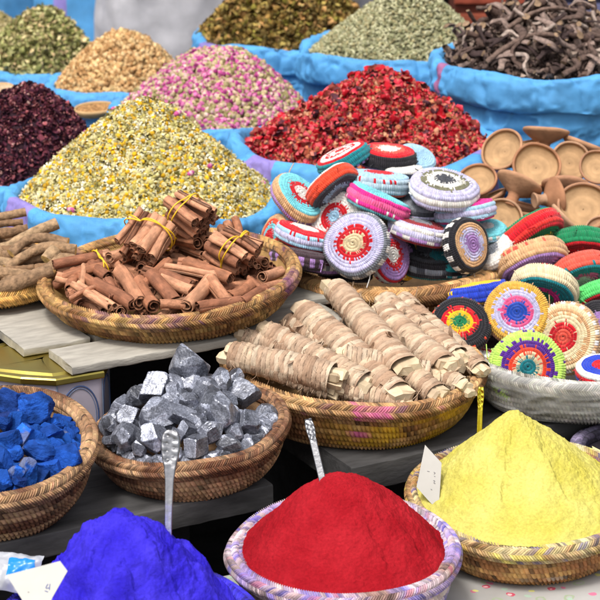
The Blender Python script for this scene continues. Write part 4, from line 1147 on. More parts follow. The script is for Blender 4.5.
# =================================================================== SPOONS
def spoon(px0, py0, Y0, heap, px1, py1, w0, w1, label, colr, seed=0, powdercol=None, low=None):
    """handle end (px0,py0) at depth Y0, entering the powder at (px1,py1); widths in pixels"""
    top = at(px0, py0, Y0); low = heap.hit(px1, py1) if low is None else low
    d = nrm(low - top); L_ = np.linalg.norm(low - top)
    end = low + d * 0.055
    root = empty('spoon', tuple(low), label, 'spoon', 'metal spoons stuck in the powders')
    k = mpp(top)
    x = nrm(np.cross(d, FWD)); y = np.cross(x, d)
    s = np.linspace(0, 1, 60)
    Ls = L_ + 0.03
    wprof = np.interp(s, [0, .015, .06, .14, .22, .30, .42, .7, 1], np.array([.35, .70, .95, 1.0, .86, .62, .44, .36, .40]) * w0 * k / 2)
    wprof = np.maximum(wprof, w1 * k / 2 * 0.9)
    tprof = np.interp(s, [0, .04, .2, .5, 1], [.0010, .0026, .0022, .0018, .0022])
    th = np.linspace(0, 2 * PI, 16, endpoint=False)
    P = top + (s * Ls)[:, None, None] * d + wprof[:, None, None] * np.cos(th)[None, :, None] * x + (tprof[:, None] * np.sign(np.sin(th)) * np.abs(np.sin(th)) ** 0.6)[..., None] * y
    relief = (0.0011 * np.sin(s * 95)[:, None] * np.cos(th * 3) * (s < .3)[:, None] - 0.0014 * (np.abs(np.cos(th)) < 0.45)[None] * ((s > .05) & (s < .26))[:, None] + 0.0006 * np.cos(2 * th)[None]) * np.sign(np.sin(th) + 1e-6)[None]
    P = P + relief[..., None] * y
    col = np.broadcast_to(np.asarray(colr, float), (60, 16, 3)).copy()
    if powdercol is not None:
        f = np.clip((s - 0.55) * 3, 0, 1)[:, None, None] * (0.5 + 0.5 * noise(P, 200, seed)[..., None])
        col = col * (1 - f) + np.asarray(powdercol) * f
    mb = MB(); mb.grid(P, col[:59, :16], closed_v=True)
    mb.add(np.concatenate([P[0], (P[0].mean(0))[None]]), t=np.stack([np.arange(16), (np.arange(16) + 1) % 16, np.full(16, 16)], 1), qc=colr)
    obj('handle', mb, M_spoon, root)
    bl = 0.05; F = np.stack([x * 0.62, d, y], 1); ctr = top + d * (Ls + bl * 0.45)
    u = np.linspace(0, PI / 2, 12)
    prof = np.concatenate([np.stack([bl / 2 * np.sin(u), -0.011 * np.cos(u)], 1), np.stack([bl / 2 * np.sin(u), -0.010 * np.cos(u) + 0.001], 1)[::-1]])
    mb = MB(); revolve(mb, prof, 40, colr, ctr, F); obj('spoon_bowl', mb, M_spoon, root)
    return root
SILV = np.array((0.24, 0.24, 0.25))
spoon(171, 430, 2.44, h_blup, 168, 531, 20, 8, 'ornate silver spoon standing in the ultramarine powder', SILV, 1, np.array((0.3, 0.28, 0.85)))
spoon(308, 419, 2.68, h_redp, 322, 478, 9.5, 8, 'plain-handled metal spoon stuck behind the peak of the red powder', SILV * 0.9, 2)
spoon(481, 387, 2.90, h_yelp, 479, 437, 7, 6, 'thin spoon coated with yellow powder behind the yellow cone', c(210, 192, 60, 0.9), 3, c(226, 212, 62, 0.9), low=at(479, 441, 2.875))

# =================================================================== PRICE CARDS
def card(pix, anchor, normal, label, marks=(), thick=0.0006, colr=c(236, 233, 224, 0.52)):
    n = nrm(normal); P = []
    def onp(px, py):
        d = ray(px, py); return EYE + d * (np.dot(anchor - EYE, n) / np.dot(d, n))
    P = np.array([onp(*p) for p in pix]); m = len(P)
    if np.dot(n, EYE - anchor) < 0: n = -n
    V = np.concatenate([P, P - n * thick, [P.mean(0)], [P.mean(0) - n * thick]])
    t = [(i, (i + 1) % m, 2 * m) for i in range(m)] + [(m + (i + 1) % m, m + i, 2 * m + 1) for i in range(m)]
    q = [(i, m + i, m + (i + 1) % m, (i + 1) % m) for i in range(m)]
    root = empty('price_card', tuple(P[P[:, 2].argmin()]), label, 'price card', 'white price cards')
    mb = MB().add(V, q, t, qc=colr); obj('card_sheet', mb, M_paper, root, smooth=False)
    for strokes, colr2, nm in marks:
        mb = MB()
        for st in strokes:
            pts = [onp(*p) + n * 0.0004 for p in st]
            tube(mb, pts, 0.0005, 6, colr2, samples=16)
        obj(nm, mb, M_paper, root)
    return root
PEN = c(90, 105, 160, 0.8); PENG = c(150, 150, 150, 0.8)
anc = h_blup.hit(55, 590)
card([(6.5, 575), (60, 561), (67.5, 571), (52, 598), (38, 640), (26, 606)], at(45, 590, 2.20), facing(-0.15, 0.45, 0.85), 'blank-looking white price card leaning on the ultramarine powder',
     [([[(48, 584), (46, 588), (50, 588)], [(50, 584), (49.5, 590)], [(45, 591), (48, 592)]], PEN, 'ink_mark'), ([[(28, 592), (29, 592.5)]], PENG, 'pencil_mark')])
card([(425, 445), (441.5, 463), (438.5, 511), (428, 500), (416.5, 487)], h_yelp.hit(440, 500), facing(-0.55, 0.15, 0.82), 'white price card with faint figures standing in the yellow powder',
     [([[(427.5, 471), (429.5, 471.5)], [(434, 472), (435.2, 473), (434.2, 474)], [(433.5, 480.5), (435, 481), (434, 483), (435.5, 483.5)], [(431, 489), (432.2, 489.8)], [(434.3, 476), (435.2, 476.6)]], PENG, 'faint_figures')])
card([(592, 446), (604, 452), (606, 470), (598, 466)], at(598, 458, 2.99), facing(-0.3, 0.5, 0.8), 'small pale yellow paper tag in the dark bowl at the right edge', (), colr=c(226, 216, 150, 0.85))

# crumpled packet at the lower left
def packet():
    C_ = at(12, 572, 2.42); k = mpp(C_)
    F = frame_from(facing(-0.15, 0.55, 0.8), hint=(0, 0, 1))
    root = empty('plastic_packet', (C_[0], C_[1], T0), 'crumpled white plastic packet with a blue label behind the front price card', 'packet')
    n = 48; a = np.linspace(-1, 1, n); X, Y = np.meshgrid(a, a, indexing='ij')
    th = np.clip(1 - np.abs(X) ** 4, 0, 1) * np.clip(1 - np.abs(Y) ** 4, 0, 1)
    L = np.stack([X * 29 * k, Y * 21 * k, 0 * X], -1)
    cr = 0.004 * fbm(L, 55, 4, 3)
    top = L.copy(); top[..., 2] = 0.012 * th + cr; bot = L.copy(); bot[..., 2] = -0.012 * th + cr
    W = lambda Q: Q @ F.T + C_
    WH = c(205, 208, 216, 0.56)
    mb = MB(); mb.grid(W(top), WH); mb.grid(W(bot)[::-1], WH); obj('packet_body', mb, M_pack, root)
    def patch(x0, x1, y0, y1, colr, nm):
        m = 20; xs, ys = np.meshgrid(np.linspace(x0, x1, m), np.linspace(y0, y1, m), indexing='ij')
        xs = xs - 0.16 * (ys - y0)
        Q = np.stack([xs * 29 * k, ys * 21 * k, 0 * xs], -1)
        t_ = np.clip(1 - np.abs(xs) ** 4, 0, 1) * np.clip(1 - np.abs(ys) ** 4, 0, 1)
        Q[..., 2] = 0.012 * t_ + 0.004 * fbm(Q * (1, 1, 0), 55, 4, 3) + 0.0009
        mb = MB(); mb.grid(W(Q), colr); obj(nm, mb, M_pack, root)
    patch(0.0, 0.95, -0.45, 0.62, c(20, 130, 215, 0.85), 'blue_label')
    patch(-0.95, -0.25, -0.95, -0.62, c(235, 215, 20, 0.85), 'yellow_label')
packet()

# =================================================================== ROCKS
def ico(level):
    bm = bmesh.new(); bmesh.ops.create_icosphere(bm, subdivisions=level, radius=1.0)
    V = np.array([v.co[:] for v in bm.verts]); T = np.array([[v.index for v in f.verts] for f in bm.faces]); bm.free()
    return V, T
ICO_V, ICO_T = ico(5)
def rock_mb(seed, R, scale=(1, 1, 1), ncut=11, rough=0.05, block=False, rf=2.2):
    rng = np.random.default_rng(seed)
    if block:
        N_ = np.concatenate([np.eye(3), -np.eye(3)]) + 0.14 * rng.standard_normal((6, 3))
        D_ = 0.58 + 0.10 * rng.random(6)
        N2 = rng.standard_normal((9, 3)); N_ = np.concatenate([N_, N2]); D_ = np.concatenate([D_, 0.80 + 0.2 * rng.random(9)])
    else:
        m_ = ncut + 34
        N_ = rng.standard_normal((m_, 3)); D_ = np.concatenate([0.56 + 0.30 * rng.random(ncut), 0.74 + 0.20 * rng.random(34)])
    N_ /= np.linalg.norm(N_, axis=1)[:, None]
    dt = ICO_V @ N_.T
    with np.errstate(divide='ignore', invalid='ignore'):
        rr = np.where(dt > 0.05, D_ / np.maximum(dt, 0.05), 9)
    p = 64.0
    r = (np.sum(rr ** -p, axis=1) + 1.05 ** -p) ** (-1 / p)
    P = ICO_V * r[:, None]
    off = rng.random(3) * 50
    f = fbm(P + off, rf, 4, seed); st = fbm(P * (1, 1, 3.0) + off, rf * 2.4, 3, seed + 5)
    step = np.round(f * 5) / 5
    P = P * (1 + rough * (0.6 * f + 0.5 * step + 0.5 * st))[:, None]
    global FACET
    FACET = np.argmin(rr, axis=1)[ICO_T].min(1)
    P = P * np.asarray(scale) @ rand_rot(1, rng)[0].T * R
    return P
def facet_col(base, amt, seed):  # random facet tone; on ore it puts specular flash and tarnish into the colour
    k = np.random.default_rng(seed + 77).standard_normal(80)[FACET % 80]
    return np.clip(np.asarray(base)[None] * np.exp(amt * k)[:, None], 0.01, 1)
def rock(name, px, py, r_px, heap, mat, seed, label, cat, group, colr=(.3, .3, .3), lift=0.35, scale=(1, 1, 1), **k):
    C_ = heap.hit(px, py, lift * r_px * mpp(heap.C))
    dd = C_[:2] - heap.C[:2]; ln = np.linalg.norm(dd); lim = heap.R * 0.98 - r_px * mpp(heap.C) * 0.75
    if ln > lim: C_ = np.array((*(heap.C[:2] + dd * lim / ln), C_[2]))
    R_ = r_px * mpp(C_) * 1.12
    P = rock_mb(seed, R_, scale, **k) + C_
    mb = MB().add(P, t=ICO_T, qc=facet_col((.52, .52, .53), 0.46, seed))
    return obj(name, mb, mat, label=label, cat=cat, group=group, smooth=False)

h_min = Heap(C_min + (0, 0, 0.001), R_min * 0.97, 0.080, e=0.4, dome=0.62, apex=(-0.005, 0.02))
G = 'silvery ore lumps in the wicker bowl'
MIN = [(190, 367, 22, 'pyramid-shaped silver-grey ore lump crowning the heap'), (155, 390, 18, 'blocky stepped ore lump high on the left shoulder of the heap'),
 (137, 396, 13, 'upright ore lump at the left end of the stepped shoulder lump'), (122, 406, 11, 'thin ore lump below the left shoulder, under the upright one'),
 (93, 417, 18, 'pale shiny ore lump at the far left end of the bowl'), (110, 424, 9, 'small dark ore lump between the pale left lump and the flat white-faced one'),
 (129, 416, 12, 'ore lump with a flat white face left of centre'), (124, 438, 15, 'rounded pitted ore lump resting on the left rim'),
 (104, 441, 9, 'small ore lump in the left corner touching the rim'), (156, 414, 19, 'large flat-faced ore lump in the middle behind the silver spoon'),
 (154, 437, 18, 'large ore lump on the rim just left of the spoon end'), (173, 391, 9, 'small ore lump tucked under the left foot of the crowning lump'),
 (171, 402, 10, 'knobbly ore lump below the crowning lump on its left'), (184, 416, 14, 'dark rough ore lump in the centre above the spoon'),
 (221, 383, 14, 'ore lump right of the crown, leaning on it'), (234, 379, 12, 'flat ore lump behind the right shoulder of the heap'),
 (244, 394, 16, 'steep slab-like ore lump on the right shoulder'), (217, 409, 21, 'big square ore lump right of centre'),
 (248, 424, 16, 'ridged ore lump resting on the right rim'), (265, 415, 13, 'small cubic ore lump at the far right end of the bowl'),
 (209, 433, 14, 'ore lump on the front rim right of the spoon, upper one of two'), (197, 446, 13, 'rounded ore lump on the front rim beside the spoon handle'),
 (189, 401, 12, 'lumpy ore piece just under the crowning lump'), (203, 394, 9, 'little ore lump in the gap right of the crown'),
 (228, 443, 10, 'low ore lump at the front rim between two larger right-hand lumps'), (234, 432, 10, 'small bluish ore lump wedged beside the ridged right lump'),
 (176, 438, 12, 'ore lump directly behind the silver spoon end'), (140, 448, 8, 'little ore chip at the front rim left of the spoon'), (187, 430, 10, 'ore lump in the dark gap right of the spoon end')]
for i, (px, py, r_, lab) in enumerate(MIN):
    rng = np.random.default_rng(i)
    rock('ore_lump', px, py, r_, h_min, M_galena, 200 + i, lab, 'ore lump', G, ncut=8, rough=0.022, block=i % 5 in (1, 3), lift=0.1, scale=(1 + .15 * rng.normal(), 1 + .1 * rng.normal(), 0.95))
for i in range(60):      # deeper and rear lumps
    rng = np.random.default_rng(900 + i)
    a = rng.random() * 2 * PI; q = math.sqrt(rng.random()) * 0.84 * R_min
    x, y = h_min.C[0] + q * math.cos(a), h_min.C[1] + q * math.sin(a)
    P = rock_mb(400 + i, 0.019 + 0.008 * rng.random(), ncut=10, rough=0.022) + (x, y, float(h_min.h(np.array(x), np.array(y))) - 0.016)
    obj('ore_lump', MB().add(P, t=ICO_T, qc=facet_col((.50, .50, .51), 0.46, i)), M_galena, smooth=False, label='grey ore lump buried deeper in the bowl beneath and behind the shiny top lumps', cat='ore lump', group='buried ore lumps')

for i in range(26):      # the low row inside the rim
    rng = np.random.default_rng(1900 + i)
    a = math.radians(165 + 210 * (i + 0.6 * rng.random()) / 26); q = (0.76 + 0.09 * rng.random()) * R_min
    x, y = h_min.C[0] + q * math.cos(a), h_min.C[1] + q * math.sin(a)
    tl = (y - C_min[1]) * math.tan(math.radians(4)) + (x - C_min[0]) * math.tan(math.radians(6))
    P = rock_mb(1400 + i, 0.015 + 0.008 * rng.random(), ncut=10, rough=0.022) + (x, y, C_min[2] + 0.003 + tl)
    obj('ore_lump', MB().add(P, t=ICO_T, qc=facet_col((.50, .50, .51), 0.46, i)), M_galena, smooth=False, label='small grey ore lump in the low row just inside the bowl rim', cat='ore lump', group='small ore lumps inside the rim')
h_ind = Heap(C_ind - (0, 0, 0.004), R_ind * 0.96, 0.078, e=0.45, dome=0.4, apex=(0.0, 0.03))
G = 'indigo stones in the left bowl'
IB = c(36, 86, 176, 0.56)
IND = [(34, 411, 23, 0, (1.1, .9, .95), 'biggest indigo boulder at the top of the left bowl'), (12, 401, 15, 1, (1, 1, 1), 'indigo block left of the biggest boulder, against the tin'),
 (5, 421, 12, 0, (1, 1, 1), 'dark indigo stone at the left frame edge below the upper block'), (24, 434, 14, 1, (.8, 1, 1.1), 'upright indigo block left of the grey-streaked stone'),
 (8, 441, 14, 1, (1.1, 1, .9), 'rounded indigo block at the left edge, halfway down'), (45, 433, 14, 1, (1.5, .8, .6), 'flat indigo slab below the biggest boulder'),
 (38, 450, 16, 0, (1.3, .9, .75), 'grey-streaked indigo stone in the middle of the bowl'), (58, 456, 21, 1, (1.5, .85, .7), 'long indigo brick lying along the front rim'),
 (67, 437, 10, 0, (1, 1, 1), 'small indigo stone above the long brick'), (81, 442, 11, 1, (1, 1, .9), 'indigo cube at the right rim'),
 (70, 427, 9, 0, (1.2, 1, .7), 'small indigo piece at the right back rim'), (55, 424, 10, 0, (1, 1, .8), 'indigo chip beside the biggest boulder on its right'),
 (3, 460, 12, 1, (.8, 1, 1.3), 'tall indigo stone at the left edge near the rim'), (16, 454, 9, 0, (1, 1, 1), 'shadowed indigo pebble between the left-edge stones'),
 (28, 468, 12, 0, (.8, 1, 1.2), 'pale-faced indigo stone near the front rim'), (16, 473, 9, 0, (1, 1, 1), 'small indigo crumb at the front beside the pale-faced stone'),
 (2, 479, 12, 0, (1, 1, .9), 'lowest indigo stone in the left corner of the bowl'), (19, 481, 9, 0, (1, 1, .8), 'indigo crumb resting on the front rim'), (74, 433, 8, 0, (1, 1, 1), 'tiny indigo piece beside the cube at the right rim')]
for i, (px, py, r_, bl, sc_, lab) in enumerate(IND):
    rng = np.random.default_rng(i + 60)
    C_ = h_ind.hit(px, py, 0.1 * r_ * mpp(h_ind.C)); R_ = r_ * mpp(C_) * 1.06
    rng2 = np.random.default_rng(300 + i)
    P = rock_mb(300 + i, 1.0, (1, 1, 1), ncut=10, rough=0.03 if bl else 0.065, block=bool(bl), rf=1.6)
    if bl:      # keep blocks roughly level: undo the random spin, tip a little
        P = P @ np.linalg.inv(rand_rot(1, rng2)[0].T) if False else P
    ang = rng.normal() * 0.35; ca, sa = math.cos(ang), math.sin(ang)
    P = (P * np.asarray(sc_)) @ np.array([[ca, 0, -sa], [0, 1, 0], [sa, 0, ca]]) * R_ + C_
    k = fbm(P[ICO_T].mean(1), 60, 3, i)[:, None]
    col = np.clip(facet_col(jit(IB, (1,), 0.2, rng)[0], 0.22, i) * (1 + 0.5 * k), 0.005, 1)
    grey = np.clip((fbm(P[ICO_T].mean(1), 35, 3, i + 5)[:, None] - (0.25 if 'grey' in lab or 'pale' in lab else 0.75)) * 3, 0, 0.6)
    col = col * (1 - grey) + c(130, 135, 150, .8) * grey
    obj('indigo_stone', MB().add(P, t=ICO_T, qc=col), M_indigo, smooth=False, label=lab, cat='indigo stone', group=G)
for i in range(75):
    rng = np.random.default_rng(700 + i)
    a = rng.random() * 2 * PI; q = math.sqrt(rng.random()) * 0.85 * R_ind
    x, y = h_ind.C[0] + q * math.cos(a), h_ind.C[1] + q * math.sin(a)
    P = rock_mb(600 + i, 0.017 + 0.008 * rng.random(), ncut=10, rough=0.05, rf=1.6, block=i % 2 == 0) + (x, y, float(h_ind.h(np.array(x), np.array(y))) - 0.010)
    obj('indigo_stone', MB().add(P, t=ICO_T, qc=jit(IB, (1,), 0.15, rng)[0]), M_indigo, smooth=False, label='deep blue indigo stone half hidden under the upper stones of the left bowl', cat='indigo stone', group='half hidden indigo stones')

for i in range(30):
    rng = np.random.default_rng(2300 + i)
    a = math.radians(170 + 200 * (i + 0.6 * rng.random()) / 30); q = (0.74 + 0.12 * rng.random()) * R_ind
    x, y = h_ind.C[0] + q * math.cos(a), h_ind.C[1] + q * math.sin(a)
    tl = (y - C_ind[1]) * math.tan(math.radians(10)) + (x - C_ind[0]) * math.tan(math.radians(3))
    P = rock_mb(2200 + i, 0.015 + 0.010 * rng.random(), ncut=10, rough=0.04, rf=1.6, block=i % 3 > 0) + (x, y, C_ind[2] + 0.000 + tl)
    obj('indigo_stone', MB().add(P, t=ICO_T, qc=np.clip(facet_col(jit(IB, (1,), 0.25, rng)[0], 0.2, i) * (1 + 0.5 * fbm(P[ICO_T].mean(1), 60, 3, i)[:, None]), 0.005, 1)), M_indigo, smooth=False, label='small indigo stone in the low row just inside the rim of the left bowl', cat='indigo stone', group='small indigo stones inside the rim')

# =================================================================== CINNAMON
CINC = pal((172, 120, 90), (154, 102, 74), (190, 138, 106), (138, 90, 66), (164, 112, 84), k=0.86)
def quill_mesh(kind, seed, L=1.0, r=1.0):
    """curled bark quill along X, unit radius and length (centred); kind 0 single curl, 1 double scroll"""
    rng = np.random.default_rng(seed)
    if kind == 0:
        t = np.linspace(0.15, 2 * PI * 1.8, 44); rad = 1.0 - 0.62 * np.clip((t - 2 * PI * 0.62) / (2 * PI * 1.18), 0, 1) ** 0.9
        sec = np.stack([rad * np.cos(t), rad * np.sin(t)], 1)
    else:
        t = np.linspace(PI * 1.5, -PI * 1.05, 24); rad = 0.56 - 0.30 * np.linspace(0, 1, 24) ** 1.6
        rgt = np.stack([0.47 + rad * np.cos(t) , rad * np.sin(t)], 1)[::-1]
        lft = rgt[::-1] * np.array((-1, 1))
        sec = np.concatenate([rgt, lft])
    tg = np.gradient(sec, axis=0); tg /= np.linalg.norm(tg, axis=1)[:, None] + 1e-9
    nn = np.stack([tg[:, 1], -tg[:, 0]], 1); th = 0.13
    loop = np.concatenate([sec + nn * th / 2, (sec - nn * th / 2)[::-1]])
    m = 26
    xs = np.linspace(-0.5, 0.5, m)
    P = np.empty((m, len(loop), 3))
    P[..., 0] = xs[:, None] * L; P[..., 1:] = loop[None] * r
    ax = np.stack([xs * L, 0 * xs, 0 * xs], -1)
    sway = r * 0.25 * np.stack([np.sin(xs * 3 + seed), np.cos(xs * 2.3 + seed * 2)], -1)
    d = fbm(np.concatenate([P[..., :1] / r * 0.25, P[..., 1:] / r], -1), 1.3, 3, seed)
    P[..., 1:] *= (1 + 0.055 * d)[..., None]
    P[..., 1:] += sway[:, None]
    # ragged ends
    for e, sg in ((0, -1), (-1, 1)):
        P[e, :, 0] += r * 0.20 * noise(np.stack([loop[:, 0], loop[:, 1], np.full(len(loop), seed * 3.1)], -1), 2.2, seed + e)
    mb = MB(); nl = len(loop); half = nl // 2
    col = np.empty((m, nl, 3)); base = CINC[seed % 5]
    st = fbm(np.stack([np.repeat(xs[:, None] * 2, nl, 1), np.repeat(loop[None, :, 0], m, 0), np.repeat(loop[None, :, 1], m, 0)], -1), 3, 3, seed + 3)[..., None]
    col[:] = base * (1 + 0.3 * st)
    col[:, half:] = col[:, half:] * 0.5  # inner face: browner bark, plus the hollow's shade put into the colour
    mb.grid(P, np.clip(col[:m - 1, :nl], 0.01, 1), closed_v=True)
    for e in (0, -1):     # cut edge of the bark
        idx = np.arange(half - 1)
        q = np.stack([idx, idx + 1, nl - 2 - idx, nl - 1 - idx], 1)
        mb.add(P[e], q, qc=base * 0.8)
    return mb
QR, QL = 0.0100, 0.078
QM = []
for k in range(8):
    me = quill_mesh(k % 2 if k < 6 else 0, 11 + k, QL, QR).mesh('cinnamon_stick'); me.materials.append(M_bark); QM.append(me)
def put_stick(p, q, label, group, parent=None, k=0, spin=None, rs=1.0, name='cinnamon_stick'):
    p, q = np.asarray(p), np.asarray(q); d = q - p; L_ = np.linalg.norm(d)
    o = bpy.data.objects.new(name, QM[k % 8]); COL.objects.link(o)
    o.rotation_mode = 'QUATERNION'
    o.rotation_quaternion = Vector(d).to_track_quat('X', 'Z') @ Quaternion((1, 0, 0), random.random() * 6.28 if spin is None else spin)
    o.scale = (L_ / QL, rs, rs)
    ctr = Vector((p + q) / 2)
    if parent is not None:
        o.parent = parent; o.location = ctr - parent.location
    else: o.location = ctr
    return tag(o, label, 'cinnamon stick' if parent is None else None, group)
h_cin = Heap(C_cin - (0, 0, 0.006), R_cin * 0.98, 0.045, e=0.5, dome=0.6, apex=(0.0, 0.03))
# buried layer
rng = np.random.default_rng(31)
for i in range(130):
    a = rng.random() * 2 * PI; q = math.sqrt(rng.random()) * 0.84 * R_cin
    x, y = h_cin.C[0] + q * math.cos(a), h_cin.C[1] + q * math.sin(a)
    z = float(h_cin.h(np.array(x), np.array(y))) - 0.021 + 0.010 * rng.random()
    al = PI / 2 + 0.7 * rng.normal(); d = np.array((math.cos(al), math.sin(al), 0.12 * rng.normal())) * 0.034
    put_stick((x, y, z) - d, (x, y, z) + d, 'reddish brown cinnamon quill partly buried among the loose quills of the straw tray', 'partly buried cinnamon sticks', k=i)
LOOSE = [((77, 283), (111, 309), 1.15, 'thick quill at the left front of the tray, pointing down to the rim'), ((97, 283), (132, 306), 1.1, 'quill beside the thick left front one, its open end near the rim'),
 ((118, 271), (142, 303), 1.2, 'broad smooth quill standing steeply left of the tray centre'), ((106, 281), (116, 298), 0.9, 'short quill wedged between the two left front quills and the broad steep one'),
 ((139, 281), (154, 306), 1.2, 'stubby quill with dark open mouth at the centre front rim'), ((150, 277), (175, 301), 1.2, 'quill with a dark hollow upper end right of the stubby one'),
 ((144, 268), (194, 286), 1.0, 'long quill lying across the middle of the tray'), ((163, 277), (192, 290), 1.0, 'quill just below the long middle one, parallel to it'),
 ((140, 287), (168, 262), 1.0, 'quill crossing behind the stubby ones, rising to the right'), ((70, 300), (97, 288), 0.8, 'short quill lying at the left rim'),
 ((160, 305), (185, 303), 0.8, 'small double-scrolled quill on the front rim at centre'), ((186, 307), (214, 273), 1.2, 'steep quill leaning right at the front, open end up'),
 ((166, 268), (214, 278), 1.15, 'large quill in the middle pointing right under the open-ended leaning one'), ((161, 275), (190, 286), 1.0, 'quill with a split end in the middle of the tray'),
 ((211, 280), (229, 303), 1.1, 'quill falling to the right from the leaning one'), ((198, 309), (241, 300), 1.0, 'long quill lying along the right front rim'),
 ((229, 297), (250, 285), 1.05, 'quill lying in the right part pointing to the back'), ((241, 302), (266, 289), 0.8, 'slender curved quill by the right rim'),
 ((250, 279), (268, 292), 0.95, 'double-scrolled quill facing outward at the right, below the right bundle'), ((262, 277), (281, 271), 1.0, 'short quill at the far right back rim'),
 ((186, 262), (230, 279), 1.1, 'quill lying under the right bundle across the back'), ((178, 262), (208, 268), 0.9, 'quill half hidden behind the large middle quill'),
 ((262, 288), (281, 284), 0.7, 'dark curl of bark at the far right rim'), ((86, 292), (107, 304), 0.7, 'small quill end peeping out by the left front rim'), ((170, 305), (194, 297), 0.9, 'quill lying under the leaning one at the front rim')]
for i, (p, q, rs, lab) in enumerate(LOOSE):
    A3 = h_cin.hit(*p, lift=0.014); B3 = h_cin.hit(*q, lift=0.014)
    # keep the real length sensible: far ends a little higher than the heap
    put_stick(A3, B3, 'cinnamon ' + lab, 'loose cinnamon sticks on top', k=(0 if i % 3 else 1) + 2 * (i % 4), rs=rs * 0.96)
def bundle(front, back, Yf, Yb, n, lab, seed, rpx=21, band=0.5, bands=True, rs=1.0):
    rng = np.random.default_rng(seed)
    p, q = at(*front, Yf), at(*back, Yb); d = nrm(q - p)
    x = nrm(np.cross(d, (0, 0, 1))); y = np.cross(x, d)
    low = min(p[2], q[2])
    root = empty('cinnamon_bundle', tuple((p + q) / 2 - (0, 0, 0.03)), lab, 'cinnamon bundle', 'tied cinnamon bundles')
    pts = []
    rr = QR * 2.02 * rs
    for i in range(-4, 5):
        for j in range(-4, 5):
            v = np.array((i + 0.5 * (j % 2), j * 0.866)) * rr
            pts.append(v + 0.12 * rr * rng.standard_normal(2))
    pts = sorted(pts, key=lambda v: np.linalg.norm(v * (1, 1.1)))[:n]
    for i, v in enumerate(pts):
        o_ = x * v[0] + y * v[1]; sl = d * 0.006 * rng.normal(); sp = 1 + 0.12 * rng.normal()
        put_stick(p + o_ * 1.04 + sl, q + o_ * 0.96 + sl, None, None, root, k=rng.integers(0, 8), rs=rs, name='stick')
    R_ = max(np.linalg.norm(v) for v in pts) + QR * 0.95
    if bands:
        mb = MB(); th = np.linspace(0, 2 * PI, 49)
        ang = np.array([math.atan2(v[1], v[0]) for v in pts]); 
        hull = lambda t: max(v[0] * math.cos(t) + v[1] * math.sin(t) for v in pts) + QR * 1.12 * rs
        for k_, off in enumerate((0.0, 0.05)):
            ctr = p + (q - p) * (band + off)
            path = [ctr + (x * math.cos(t) + y * math.sin(t)) * hull(t) + d * 0.004 * math.sin(t * 2 + k_ * 2) for t in th]
            tube(mb, path, 0.0013, 6, c(232, 186, 40, 0.9), samples=150, caps=False)
        obj('yellow_band', mb, M_string, root)
    return root
bundle((135, 252), (157, 221), 3.20, 3.245, 12, 'cinnamon bundle left of the highest one, open ends facing down-left', 1, band=0.62)
bundle((203, 228), (172, 208), 3.24, 3.275, 13, 'highest cinnamon bundle at the back of the tray, ends facing right', 2, band=0.55)
bundle((249, 262), (216, 243), 3.19, 3.22, 11, 'right cinnamon bundle with hollow ends facing the viewer', 3, band=0.45)
bundle((60, 276), (108, 263), 3.24, 3.27, 5, 'thin cinnamon bundle pointing left at the left rim of the tray', 4, band=0.82, rs=0.85)
bundle((178, 250), (152, 232), 3.27, 3.33, 7, 'dark cinnamon bundle half hidden between the left and highest bundles', 5, bands=False)
bundle((226, 222), (231, 240), 3.31, 3.27, 5, 'small upright cinnamon bundle behind the right one', 6, bands=False, rs=0.75)
bundle((118, 268), (150, 256), 3.24, 3.30, 7, 'low cinnamon bundle under the left one, dark open ends facing left', 7, bands=False)
bundle((212, 252), (186, 246), 3.24, 3.30, 8, 'low cinnamon bundle under the highest one', 8, bands=False)
bundle((262, 272), (240, 268), 3.23, 3.28, 6, 'low cinnamon bundle under the right one near the rim', 9, bands=False, rs=0.9)

